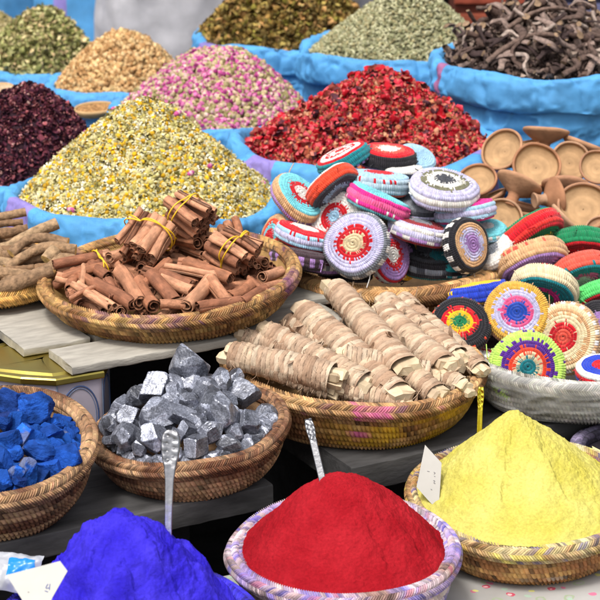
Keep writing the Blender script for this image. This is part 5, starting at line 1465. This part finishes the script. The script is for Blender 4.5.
# =================================================================== BARK WRAPPED BUNDLES
PALEW = pal((208, 178, 150), (216, 188, 158), (200, 168, 140), (224, 200, 172), (188, 154, 126), k=0.66)
def bark_bundle(p, q, r0, r1, label, seed, flare=True):
    rng = np.random.default_rng(seed)
    p, q = np.asarray(p), np.asarray(q); d = q - p; L_ = np.linalg.norm(d); d = d / L_
    x = nrm(np.cross(d, (0, 0, 1))); y = np.cross(x, d)
    root = empty('bark_bundle', tuple((p + q) / 2 - np.array((0, 0, max(r0, r1)))), label, 'bark bundle', 'bark-wrapped bundles')
    nu, nv = 300, 64
    s = np.linspace(0, 1, nu)[:, None]; th = np.linspace(0, 2 * PI, nv, endpoint=False)[None]
    rad = r0 + (r1 - r0) * s + 0.10 * r0 * np.sin(s * PI)
    # overlapping strips: a saw-tooth that winds round the core
    turns = L_ / (0.0068 + 0.003 * rng.random())
    wob = 0.42 * fbm(np.stack(np.broadcast_arrays(s * L_ * 18, np.cos(th) * 0.8 + 0 * s, np.sin(th) * 0.8 + 0 * s), -1), 1.0, 3, seed)
    ph = s * turns + th / (2 * PI) + wob
    saw = ph % 1.0; strip = np.floor(ph).astype(int)
    fine = fbm(np.stack(np.broadcast_arrays(s * L_ * 260, np.cos(th) * 1.5 + 0 * s, np.sin(th) * 1.5 + 0 * s), -1), 1.0, 3, seed + 2)
    h = 0.0008 * (1 - saw) + 0.0012 * fine + 0.0009 * _hash(strip, strip * 0, strip * 0, seed)
    gap = np.where((saw > 0.90), -0.0011, 0)
    lump = 0.06 * r0 * noise(np.stack(np.broadcast_arrays(s * L_ * 25, np.cos(th) + 0 * s, np.sin(th) + 0 * s), -1), 1.0, seed + 4)
    rr = rad + h + gap + lump
    P = p + (s * L_)[..., None] * d + rr[..., None] * (np.cos(th)[..., None] * x + np.sin(th)[..., None] * y * 0.92)
    P = P + (0.10 * r0 * np.sin(s * 5 + seed))[..., None] * x
    hv = _hash(strip, strip * 0 + 3, strip * 0, seed) * 0.5 + 0.5
    ci = (hv * 4.99).astype(int).clip(0, 4)
    col = PALEW[ci] * (0.93 + 0.22 * np.clip(fine, -1, 1))[..., None]
    edge = ((saw > 0.90) & (noise(P, 90, seed) > -0.15))[..., None]
    col = np.where(edge, col * 0.28, col)
    mb = MB(); mb.grid(P, np.clip(col, 0.02, 1)[:nu - 1], closed_v=True)
    for k in range(4):      # peeling flaps
        i, j = rng.integers(10, nu - 10), rng.integers(0, nv)
        a = P[i, j]; n_ = nrm(a - (p + d * L_ * (i / nu))); td = np.cross(d, n_); l_ = 0.012 + 0.016 * rng.random()
        tube(mb, [a - n_ * 0.002, a + td * l_ * .5 + n_ * 0.001, a + td * l_ + n_ * (0.002 + 0.006 * rng.random()) + d * 0.004 * rng.normal()], [0.0035, 0.0042, 0.0022], 8, PALEW[rng.integers(0, 5)] * (0.7 + 0.4 * rng.random()), samples=10, flat=0.16)
    # loose fibres
    for k in range(26):
        i, j = rng.integers(5, nu - 5), rng.integers(0, nv)
        a = P[i, j]; n_ = nrm(a - (p + d * L_ * (i / nu))); tdir = np.cross(d, n_)
        l_ = 0.006 + 0.014 * rng.random()
        tube(mb, [a, a + n_ * 0.002 + tdir * l_ * .5, a + n_ * (0.001 + 0.005 * rng.random()) + tdir * l_ + d * 0.006 * rng.normal()], [0.0006, 0.0005, 0.0003], 5, PALEW[rng.integers(0, 5)], samples=8, caps=False)
    obj('bark_wrapping', mb, M_wrap, root)
    # the wooden cores sticking out at both ends: several split pieces
    for e, (c0, dr, r) in enumerate(((p, -d, r0), (q, d, r1))):
        mb = MB(); np_ = 3
        for k in range(np_):
            a = k / np_ * 2 * PI + rng.random(); o_ = (x * math.cos(a) + y * math.sin(a)) * r * 0.30
            w = r * (0.54 + 0.15 * rng.random()); ln = 0.006 + 0.016 * rng.random()
            m = 6; sec = np.array([(math.cos(b) * w, math.sin(b) * w * 0.75) for b in np.linspace(0, 2 * PI, m, endpoint=False) + rng.random()]) * (1 + 0.2 * rng.standard_normal((m, 1)))
            rings = []
            for t_, sc_ in ((-0.03, 1.0), (ln * 0.75, 1.0 + 0.15 * rng.random()), (ln, 0.8)):
                rings.append(c0 + o_ * (1 + t_ * 8) + dr * t_ + (sec[:, :1] * x + sec[:, 1:] * y) * sc_ + dr * (sec[:, :1] * 0.25 * rng.normal()) * (t_ > 0))
            R3 = np.array(rings)
            cw = jit(c(222, 198, 164, 0.72), (1,), 0.12, rng)[0]
            # split the surfaces so that the facets stay crisp
            for i in range(2):
                for j in range(m):
                    j2 = (j + 1) % m; f_ = np.array([R3[i, j], R3[i, j2], R3[i + 1, j2], R3[i + 1, j]])
                    mb.add(f_, [(0, 1, 2, 3)], qc=cw * (0.9 + 0.2 * rng.random()))
            cen = R3[2].mean(0)
            for j in range(m):
                mb.add(np.array([R3[2, j], R3[2, (j + 1) % m], cen]), t=[(0, 1, 2)], qc=jit(c(232, 214, 182, 0.72), (1,), 0.08, rng)[0])
        obj('wood_core', mb, M_wood, root, smooth=False)
    return root
Rb = lambda px: px * mpp(C_brk)
BK = [((232, 354), (332, 378), 3.02, 2.965, 12.5, 14, 'bark bundle nearest the front, lying crosswise with a pale flat-cut right end'),
      ((268, 332), (364, 384), 3.10, 2.985, 10.5, 12.5, 'bark bundle just behind the crosswise front one, splintered at its right end'),
      ((305, 313), (398, 394), 3.17, 2.975, 13.5, 13, 'stout bark bundle with a hollow curled upper end, left of centre'),
      ((335, 290), (406, 370), 3.26, 3.01, 11.5, 14.5, 'tallest bark bundle in the middle, with a big square pale end'),
      ((380, 312), (444, 368), 3.22, 3.03, 11, 13, 'bark bundle right of the tallest one, with a notched end'),
      ((386, 302), (456, 358), 3.27, 3.08, 10, 11, 'bark bundle second from the right, lying behind the notched one'),
      ((403, 300), (480, 370), 3.29, 3.06, 8.5, 9, 'slim bark bundle at the right edge, its tip over the yellow spoon'),
      ((290, 322), (330, 345), 3.17, 3.10, 10, 10, 'short bark bundle mostly hidden behind the stout hollow one'),
      ((246, 338), (300, 352), 3.10, 3.06, 9, 10, 'thin bark bundle hidden behind the crosswise front one'),
      ((395, 360), (436, 394), 3.05, 2.975, 10, 11, 'lower bark bundle under the notched one, broad split end at the rim'),
      ((415, 360), (462, 386), 3.08, 3.00, 8, 9, 'small bark bundle lowest at the right rim'),
      ((322, 384), (400, 403), 2.99, 2.965, 9, 9, 'lowest bark bundle along the front rim beneath the stout ones'),
      ((268, 366), (330, 391), 3.00, 2.97, 9, 9, 'bark bundle tucked along the left front rim under the crosswise one'),
      ((345, 358), (430, 376), 3.05, 3.02, 13, 13, 'deep bark bundle supporting the tallest ones'),
      ((320, 345), (390, 350), 3.14, 3.14, 13, 13, 'bark bundle buried in the middle of the basket'),
      ((260, 350), (330, 352), 3.10, 3.10, 11, 11, 'bark bundle buried at the left of the basket'),
      ((380, 338), (450, 345), 3.16, 3.16, 12, 12, 'bark bundle buried at the back right of the basket')]
for i, (p, q, Y0, Y1, r0, r1, lab) in enumerate(BK):
    bark_bundle(at(*p, Y0), at(*q, Y1), Rb(r0) * 1.14, Rb(r1) * 1.14, lab, 70 + i)

# =================================================================== LICORICE ROOTS
h_lic = Heap(C_lic - (0, 0, 0.01), R_lic * 0.95, 0.055, e=0.5, dome=0.5, apex=(0, 0.03))
LC = pal((176, 142, 108), (150, 116, 86), (190, 158, 122), (160, 128, 98), k=0.60); CUT = c(232, 200, 130, 0.85)
LIC = [([(-30, 222), (0, 217), (26, 212)], 5, 3.43, 'licorice root uppermost in the pile at the left edge'), ([(-30, 228), (0, 224), (23, 222)], 4, 3.40, 'thin licorice root just under the uppermost one'),
 ([(-12, 262), (20, 240), (57, 223)], 7, 3.36, 'thick licorice root slanting up to the right with a cut end'), ([(11, 254), (26, 241), (46, 238), (68, 243)], 6, 3.33, 'bent licorice root arching over the middle'),
 ([(6, 269), (30, 253), (52, 247), (76, 250)], 6, 3.31, 'long curved licorice root below the arching one'), ([(8, 271), (34, 268)], 5, 3.29, 'short straight licorice root with a yellow end'),
 ([(47, 261), (56, 250)], 8, 3.30, 'licorice root seen end-on showing its round yellow cut'), ([(-10, 291), (20, 282), (52, 270)], 8.5, 3.255, 'thickest licorice root lying along the front rim'),
 ([(50, 270), (63, 260), (74, 262)], 9, 3.29, 'knobbly licorice root at the right end of the pile'), ([(-25, 236), (5, 233), (28, 229)], 6, 3.38, 'licorice root behind the thick slanting one'),
 ([(-20, 250), (10, 246), (30, 240)], 6, 3.36, 'licorice root under the arching root at the left'), ([(15, 262), (45, 256), (70, 256)], 7, 3.33, 'licorice root in the dark gap at the middle'),
 ([(-25, 275), (5, 274), (30, 276)], 7, 3.29, 'licorice root under the thickest one at the left'), ([(20, 275), (45, 268), (62, 272)], 7, 3.30, 'licorice root tucked behind the thickest one'),
 ([(-40, 262), (-10, 262), (20, 266)], 8, 3.34, 'licorice root running out of view at the left edge'), ([(-60, 270), (-40, 250), (-20, 240)], 8, 3.36, 'licorice root at the outer left of the pile')]
for i, (pts, r_, Y, lab) in enumerate(LIC):
    P = [at(px, py, Y + 0.0015 * (262 - py)) for px, py in pts]
    k = 0.88 * r_ * mpp(P[0]); n = len(P)
    mb = MB(); rng = np.random.default_rng(i); tube(mb, P, k * (1 + 0.06 * rng.standard_normal(n)), 16, LC[i % 4], bumps=0.0011, bf=80, seed=i, samples=44, capcol=CUT)
    obj('licorice_root', mb, M_root, label=lab, cat='licorice root', group='licorice roots in the straw tray')
for i in range(40):
    rng = np.random.default_rng(1500 + i)
    a = rng.random() * 2 * PI; q_ = math.sqrt(rng.random()) * 0.72 * R_lic
    x, y = h_lic.C[0] + q_ * math.cos(a), h_lic.C[1] + q_ * math.sin(a); z = float(h_lic.h(np.array(x), np.array(y))) - 0.014
    al = rng.random() * PI; d = np.array((math.cos(al), math.sin(al), 0.0)) * 0.055
    mb = MB(); tube(mb, [np.array((x, y, z)) - d, np.array((x, y, z + 0.006)), np.array((x, y, z)) + d], 0.009 + 0.003 * rng.random(), 12, LC[i % 4], bumps=0.003, bf=45, seed=i, samples=20, capcol=CUT)
    obj('licorice_root', mb, M_root, label='brown licorice root buried deep in the left straw tray', cat='licorice root', group='buried licorice roots')

# =================================================================== CROCHETED PADS
def pad_profile(R, T, nf, ne, nb):
    f = np.linspace(0.02, 0.80, 24); face = np.stack([f * R, T * (1 - 0.14 * (f / 0.8) ** 2)], 1)
    a = np.linspace(0, PI, 26); z0 = face[-1, 1]
    edge = np.stack([0.80 * R + 0.20 * R * np.sin(a) ** 0.75, z0 * np.sign(np.cos(a)) * np.abs(np.cos(a)) ** 0.9], 1)
    back = face[::-1] * (1, -1)
    N_ = nf + ne + nb
    u = np.concatenate([np.linspace(0, nf / N_, 24), np.linspace(nf / N_, (nf + ne) / N_, 26)[1:], np.linspace((nf + ne) / N_, 1, 24)[1:]])
    return np.concatenate([u[:, None], np.concatenate([face, edge[1:], back[1:]])], 1)
WHT, CRM, TAN, GRY, LAV = c(232, 228, 222), c(226, 208, 170), c(206, 164, 120), c(128, 132, 140), c(196, 192, 222)
RED, DRED, ORG, PNK, MAG = c(206, 22, 38), c(150, 18, 34), c(226, 72, 42), c(232, 96, 150), c(222, 46, 140)
TEAL, TURQ, LBL, BLU_, NAVY = c(20, 130, 140), c(120, 205, 215), c(168, 205, 228), c(36, 66, 190), c(34, 38, 58)
PUR, LIL, BLK, BRN, OLV = c(86, 34, 140), c(170, 130, 190), c(34, 32, 38), c(70, 52, 58), c(120, 118, 92)
GRN, LGRN, LIME, YEL, GLD = c(24, 132, 84), c(92, 205, 110), c(186, 222, 100), c(244, 196, 30), c(214, 168, 70)
CORAL = c(232, 92, 74); DGRY = c(72, 74, 82); ROYB = c(40, 88, 196)
def pad(px, py, Y, r_px, n, face, edge, label, back=None, dash=None, T=0.36, seed=0, ragged=0.75):
    """face: list of (outer fraction, colour); edge: five row colours from the visible face backwards"""
    rng = np.random.default_rng(seed + 2000)
    C_ = at(px, py, Y); R = r_px * mpp(C_) * 0.98
    F = frame_from(facing(*n), hint=(0.2, 0.1, 1))
    nf, ne, nb, nv = 8, 5, 6, 84
    prof = pad_profile(R, T * R, nf, ne, nb)
    cols = np.empty((nf + ne + nb, nv, 3))
    rf = (np.arange(nf) + 0.5) / nf
    for i in range(nf):
        for j in range(nv):
            f = rf[i] + (rng.normal() * ragged * 0.5 / nf)
            for fr, cl in face:
                if f <= fr or fr >= 0.999: cols[i, j] = cl; break
    for i in range(ne):
        e = edge[min(int(i * len(edge) / ne), len(edge) - 1)]
        cols[nf + i] = e
        if dash and i in dash[1]:
            m = ((np.arange(nv) // dash[2]) % 2 == 0) if dash[2] > 0 else rng.random(nv) < 0.15
            cols[nf + i][m] = dash[0]
    bc = back if back is not None else edge[-1]
    cols[nf + ne:] = bc
    if back is None and len(face) > 1:
        cols[nf + ne + 2:] = face[-1][1]; cols[nf + ne + 4:] = face[0][1]
    cols = jit(cols, cols.shape[:2], 0.10, rng)
    mb = MB()
    stitched(mb, prof, nf + ne + nb, nv, 3, 0.046 * R, cols, C_, F, shear=0.25, phase=0.5, sharp=0.85, sharp_a=0.35)
    mb.warp(0.055 * R, 1.1 / R, seed)
    mb.warp(0.012 * R, 5 / R, seed + 50)
    # a few loose yarn ends on the edge
    for k in range(5):
        a = rng.random() * 2 * PI; b0 = C_ + F @ np.array((R * math.cos(a), R * math.sin(a), 0.1 * R * rng.normal()))
        o_ = nrm(b0 - C_)
        tube(mb, [b0 - o_ * 0.003, b0 + o_ * 0.004, b0 + o_ * 0.004 + 0.008 * rng.standard_normal(3)], 0.0009, 5, cols[nf + 2, int(a / 2 / PI * nv) % nv], samples=8)
    return obj('crochet_pad', mb, M_yarn, label=label, cat='crochet pad', group='crocheted pads')
W = [
 (297, 199, 3.44, 29, (.55, .60, .55), [(.35, WHT), (.62, RED), (1, TURQ)], [TURQ, TAN, TAN, LIL, TAN], 'tan-edged pad with turquoise, red and white rings leaning at the upper left of the pile', None, (LIL, (3,), 2)),
 (333, 187, 3.44, 30, (.55, -.76, .36), [(.4, GRY), (.7, LBL), (1, DGRY)], [DGRY, ORG, ORG, ORG, WHT], 'orange-edged pad with a grey-blue face tilted against the tan one', ORG, None),
 (344, 159, 3.54, 28, (-.42, .86, .24), [(.3, RED), (.55, WHT), (.75, RED), (1, WHT)], [RED, TEAL, TEAL, TEAL, BLK], 'red and white ringed pad with a teal edge at the top left of the pile', TEAL, (LIL, (4,), 2)),
 (388, 157, 3.56, 29, (.08, .92, .30), [(.5, WHT), (.8, CORAL), (1, RED)], [RED, BLK, BLK, BLK, LIL], 'black-edged pad with a white and red top, highest of the pile', BLK, (LIL, (4, 5), 3)),
 (416, 160, 3.60, 20, (.25, .70, .60), [(1, LBL)], [LBL, TAN, TAN, TAN], 'small pale blue pad with tan edge behind the highest black-edged pad', TAN, None),
 (378, 183, 3.47, 33, (.10, .95, .16), [(.6, RED), (1, LBL)], [LBL, c(176, 196, 208), c(176, 196, 208), c(176, 196, 208), CORAL], 'grey-blue pad lying flat with coral underside near the top', CORAL, (RED, (1,), 0)),
 (378, 203, 3.42, 34, (.40, .88, .06), [(1, TURQ)], [TURQ, MAG, PNK, MAG, TURQ], 'bright pink-edged pad with turquoise faces sloping down to the right', TURQ, (WHT, (3,), 0)),
 (357, 245, 3.33, 34, (-.36, .20, .91), [(.42, CRM), (.70, RED), (1, LAV)], [LAV, GRY, GRY, GRY, LAV], 'big pad facing the front with cream centre, red ring and lavender-grey border', None, (WHT, (2, 3), 3)),
 (337, 220, 3.42, 29, (-.42, .25, .87), [(.30, LBL), (.62, RED), (1, WHT)], [WHT, WHT, CRM, GRY], 'white-bordered pad with red ring and pale blue heart behind the big facing one', None, None),
 (303, 236, 3.38, 29, (.27, .93, .22), [(.6, WHT), (1, RED)], [RED, LBL, LAV, LBL, RED], 'pale grey-blue pad with red top stacked on the dark brown one', RED, (RED, (1,), 0)),
 (298, 258, 3.35, 29, (.16, .97, .05), [(1, BRN)], [BRN, BRN, BRN, BRN, BRN], 'dark brown pad with a dashed lilac line at the bottom left of the pile', BRN, (LIL, (2, 3), 3)),
 (277, 240, 3.42, 27, (-.86, .22, .45), [(.5, RED), (.75, TURQ), (1, ORG)], [TAN, TAN, LBL, RED, RED], 'orange, tan and turquoise pad standing on edge at the far left', RED, (LBL, (2,), 3)),
 (444, 190, 3.43, 35, (.08, .86, .46), [(.34, DGRY), (.64, WHT), (.86, OLV), (1, LAV)], [LAV, LAV, WHT, LAV, LAV], 'large white and lavender pad with olive rings and a dark grey centre', LAV, (GRY, (4,), 4)),
 (464, 211, 3.44, 31, (-.10, .97, .16), [(1, MAG)], [MAG, LBL, LAV, LBL, MAG], 'pale blue pad with hot pink faces under the large olive-ringed one', MAG, None),
 (487, 231, 3.45, 20, (-.05, .90, .40), [(.5, WHT), (1, TURQ)], [TURQ, TURQ, TURQ, LBL, TURQ], 'small turquoise pad at the right end of the pile', TURQ, (WHT, (2,), 3)),
 (418, 231, 3.40, 31, (.27, .93, .20), [(.5, GRY), (1, DRED)], [LAV, WHT, LAV, WHT, DRED], 'white pad with a dark red underside in the right middle of the pile', DRED, (LIL, (3,), 4)),
 (466, 245, 3.37, 28, (.66, .08, .74), [(.42, LIL), (.70, LAV), (1, TAN)], [BLK, BLK, BLK, BLK, BLK], 'black-edged pad with white stitches and a lilac and tan face turned right', BLK, (WHT, (2, 3), 3)),
 (416, 207, 3.46, 25, (.12, .90, .34), [(1, GRY)], [GRY, DGRY, LAV, GRY], 'grey pad wedged under the large olive-ringed one', GRY, None),
 (388, 256, 3.38, 27, (.66, .10, .66), [(.4, WHT), (.7, RED), (1, LIL)], [LIL, RED, WHT, RED, LIL], 'red, white and lilac pad half hidden behind the big facing one', None, (WHT, (3,), 2)),
 (400, 257, 3.44, 26, (.74, .12, .60), [(.6, LIL), (1, NAVY)], [YEL, NAVY, NAVY, NAVY], 'navy pad with mustard edge behind the red and lilac one', NAVY, (YEL, (1,), 2)),
 (432, 264, 3.44, 30, (.05, .92, .30), [(.4, GRY), (.7, BLK), (1, DGRY)], [BLK, DGRY, BLK, TEAL], 'black and grey pad lying at the bottom centre of the pile', BLK, (GRY, (2,), 4)),
 (494, 252, 3.42, 21, (-.55, .50, .62), [(.5, GRY), (1, WHT)], [WHT, WHT, GRY, WHT], 'small white and grey pad at the bottom right of the pile', WHT, None),
 (440, 248, 3.48, 26, (.0, .9, .35), [(1, c(60, 80, 92))], [DGRY, c(60, 80, 92)], 'dark teal-grey pad in the shadow behind the black-edged lilac one', BLK, None),
 (345, 268, 3.44, 30, (.1, .95, .2), [(1, DGRY)], [DGRY, BLK, DGRY], 'charcoal pad lying under the big facing one', BLK, None),
 (322, 262, 3.40, 26, (.1, .93, .2), [(.5, WHT), (1, c(96, 40, 60))], [c(96, 40, 60), GRY, LIL, BRN], 'plum and grey pad squeezed in beside the big facing one at the lower left', BRN, (WHT, (2,), 2)),
 (372, 222, 3.46, 25, (.3, .85, .3), [(1, CRM)], [CRM, DGRY, CRM, DGRY], 'cream and charcoal striped pad glimpsed under the pink-edged one', DGRY, (RED, (1,), 2)),
 (436, 214, 3.48, 24, (.1, .95, .2), [(1, LBL)], [DGRY, LBL, DGRY, LBL], 'blue-grey banded pad hidden under the pale blue and hot pink one', DGRY, (WHT, (1,), 3)),
 (452, 262, 3.43, 24, (.1, .8, .5), [(.5, WHT), (1, TEAL)], [TEAL, BLK, TEAL, BLK], 'teal and black pad at the basket rim beside the black-edged lilac one', BLK, (WHT, (3,), 3)),
 (318, 216, 3.48, 25, (-.1, .9, .3), [(1, DRED)], [DRED, WHT, DRED, BLK], 'dark red pad in the gap under the orange-edged one', BLK, (WHT, (2,), 2)),
 (400, 172, 3.54, 24, (.1, .95, .2), [(1, WHT)], [WHT, NAVY, WHT, NAVY], 'navy and white pad in the gap below the highest black-edged one', NAVY, None),
 # right-hand pile
 (529, 236, 3.47, 38, (.50, -.80, .30), [(.35, GRY), (.60, YEL), (1, GRN)], [RED, c(222, 50, 44), RED, c(222, 50, 44), GRN], 'scarlet pad with a green and yellow face leaning on the clay dishes', GRN, None),
 (533, 261, 3.41, 37, (.22, -.88, .40), [(.4, MAG), (.62, TEAL), (1, LIL)], [LIL, TAN, TAN, TAN, TAN], 'tan pad with a lavender and teal face below the scarlet one', TAN, (CORAL, (3,), 0)),
 (580, 246, 3.47, 33, (.02, -.92, .38), [(.5, WHT), (.75, RED), (1, DRED)], [RED, GRN, GRN, GRN, GRN], 'emerald green pad with a red underside at the upper right edge', GRN, None),
 (578, 274, 3.40, 34, (.28, -.85, .42), [(.45, WHT), (.7, PNK), (1, TEAL)], [TEAL, CORAL, CORAL, CORAL, CORAL], 'coral pad with a teal and pink underside below the emerald one', CORAL, (TEAL, (1,), 0)),
 (600, 297, 3.36, 30, (.25, -.88, .36), [(1, DRED)], [RED, LGRN, LGRN, LGRN, LGRN], 'light green pad with a red underside at the right edge', LGRN, None),
 (545, 289, 3.33, 34, (-.22, -.82, .50), [(.4, GRN), (.65, MAG), (1, TEAL)], [TEAL, CRM, CRM, CRM, CRM], 'cream-edged pad with teal and pink face in the middle of the right pile', CRM, (CORAL, (4,), 0)),
 (476, 294, 3.33, 34, (-.14, .95, .10), [(1, YEL)], [BLU_, BLU_, BLU_, BLU_, GLD], 'royal blue pad with yellow faces lying flat at the left of the right pile', GLD, (YEL, (1,), 0)),
 (459, 327, 3.22, 32, (-.05, .50, .80), [(.30, GRN), (.52, YEL), (.75, RED), (1, BLK)], [BLK, BLK, BLK, DRED, BLK], 'black pad with red, yellow and green rings below the royal blue one', BLK, (ORG, (1,), 0)),
 (517, 314, 3.23, 33, (-.10, .24, .96), [(.40, ROYB), (.62, PNK), (.92, LAV), (1, GLD)], [GLD, GLD, TAN, GLD, GLD], 'gold-edged pad facing front with blue centre, pink and lavender rings', GLD, None),
 (527, 369, 3.125, 39, (.0, .30, .95), [(.30, TEAL), (.46, CRM), (.66, ORG), (.93, PUR), (1, LIME)], [LIME, LIME, LIME, PUR, PUR], 'lime-edged pad with purple, red, cream and teal rings in front', PUR, (PUR, (1,), 0)),
 (566, 338, 3.20, 37, (-.42, .14, .88), [(.26, CORAL), (.48, RED), (.82, CRM), (1, TAN)], [CRM, TAN, TAN, TAN, TAN], 'tan-edged pad with a cream border and red centre leaning at the right', TAN, (WHT, (1,), 2)),
 (481, 361, 3.20, 22, (.0, .90, .35), [(.6, WHT), (1, RED)], [WHT, RED, WHT, RED], 'small red and white pad peeping out left of the lime-edged one', RED, None),
 (600, 325, 3.26, 27, (-.1, .5, .80), [(.5, LIL), (1, BLK)], [BLK, DGRY, BLK, BLK], 'black pad speckled white at the right edge below the light green one', BLK, (WHT, (2,), 0)),
 (602, 372, 3.12, 27, (.0, .85, .45), [(.5, RED), (1, BLU_)], [WHT, RED, BLU_, WHT], 'blue, red and white pad lying on the rim at the right edge', BLU_, None),
 (560, 312, 3.36, 30, (.0, .85, .3), [(1, BLK)], [BLK, DRED], 'dark pad in the shadow in the middle of the right pile', BLK, None),
 (500, 335, 3.30, 30, (.0, .85, .3), [(1, BRN)], [BRN, BLK], 'dark brown pad in the shadow behind the gold-edged one', BLK, None),
]
for i, (px, py, Y, r_, n, face, edge, lab, back, dash) in enumerate(W):
    pad(px, py, Y, r_, n, face, edge, lab, back, dash, seed=i, T=0.33)

# =================================================================== CLAY DISHES
CL = pal((198, 150, 114), (182, 130, 96), (206, 162, 128), (188, 140, 108), k=0.70)
def dish(px, py, Y, r_px, n, label, k=0, foot=1.0):
    C_ = at(px, py, Y); R = r_px * mpp(C_)
    F = frame_from(facing(*n), hint=(0.1, 0.2, 1))
    root = empty('clay_dish', tuple(C_), label, 'clay dish', 'footed clay dishes')
    a = np.linspace(0, PI, 9)
    lip = np.stack([R * 0.945 + R * 0.06 * np.cos(a), R * 0.07 * np.sin(a)], 1)
    f = np.linspace(0, 1, 10)
    inner = np.stack([R * (0.02 + 0.88 * f ** 0.8), -R * 0.30 + R * 0.30 * f ** 4 + 0.006 * R * np.sin(f * 26)], 1)
    outer = np.stack([R * (1.0 - 0.72 * f ** 1.2), -R * 0.06 - R * 0.50 * f], 1)
    mb = MB(); prof = np.concatenate([inner, lip[::-1], outer])
    cc = np.repeat(np.repeat(CL[k % 4][None, None], len(prof) - 1, 0), 72, 1).copy()
    cc[:10] = c(198, 160, 118, 0.66) * (1 + 0.06 * np.sin(np.arange(10) * 2.1))[:, None, None]
    if k % 5 == 4: cc[:10] = CL[k % 4] * 0.9
    revolve(mb, prof, 72, cc, C_, F); mb.warp(0.035 * R, 1.2 / R, int(px)); obj('dish_bowl', mb, M_clay, root)
    fr = np.array([(0.285, -0.555), (0.25, -0.62), (0.24, -0.75), (0.28, -0.92), (0.36, -1.05), (0.40, -1.12), (0.38, -1.16), (0.001, -1.12)]) * R * (1, foot)
    fi = np.interp(np.linspace(0, 7, 50), np.arange(8), fr[:, 0]), np.interp(np.linspace(0, 7, 50), np.arange(8), fr[:, 1])
    mb = MB(); revolve(mb, np.stack(fi, 1), 48, CL[(k + 1) % 4], C_, F); mb.warp(0.02 * R, 1.2 / R, int(px)); obj('dish_foot', mb, M_clay, root)
    return root
D = [(502, 149, 3.92, 22.5, (-.50, .38, .78), 'clay dish tilted left at the upper left of the clay heap'), (537, 165, 3.86, 24.5, (.02, .32, .95), 'clay dish facing front in the middle of the clay heap'),
 (571, 161, 3.90, 21, (.12, .28, .95), 'clay dish right of the middle one, facing front'), (598, 167, 3.86, 19, (.05, .35, .93), 'clay dish cut by the right edge, upper one of the two there'),
 (546, 131, 3.98, 23, (.10, .96, -.02), 'clay dish standing upright on its foot at the top of the heap'), (477, 180, 3.84, 21, (-.22, .58, .78), 'clay dish tilted up at the left end of the clay heap'),
 (503, 218, 3.74, 21, (.10, .30, .95), 'clay dish lowest at the left, half hidden by the scarlet pad'), (584, 206, 3.74, 27, (-.02, .38, .92), 'largest clay dish, with a worn spot, at the lower right'),
 (520, 183, 3.80, 24, (.42, .84, -.22), 'clay dish lying with its stem pointing down left'), (556, 197, 3.78, 21, (.92, .16, -.28), 'clay dish on its side with its bell foot towards the left'),
 (567, 219, 3.72, 20, (.62, .60, .10), 'thin clay dish seen edge-on above the scarlet pad'), (566, 184, 3.82, 24, (.08, .94, -.22), 'clay dish seen from below under the right front-facing one'),
 (586, 145, 3.98, 24, (.35, .90, .08), 'flat clay dish edge-on at the top right of the heap'), (528, 143, 3.98, 14, (-.2, .9, .2), 'small clay dish wedged behind the two upper dishes'),
 (604, 232, 3.70, 20, (0, .5, .8), 'clay dish hidden behind the emerald pad at the right'), (488, 198, 3.84, 20, (-.4, .8, .1), 'dark clay dish in the gap at the lower left of the heap'),
 (540, 215, 3.80, 22, (.1, .9, .1), 'shadowed clay dish in the lower middle of the heap'), (610, 190, 3.90, 22, (.2, .8, .1), 'clay dish behind the upper right edge dish'),
 (550, 180, 3.93, 22, (.0, .9, .2), 'clay dish buried behind the middle one'), (520, 205, 3.86, 22, (.2, .9, .2), 'clay dish buried under the lying stemmed one')]
for i, (px, py, Y, r_, n, lab) in enumerate(D):
    dish(px, py, Y, r_, n, lab, i)
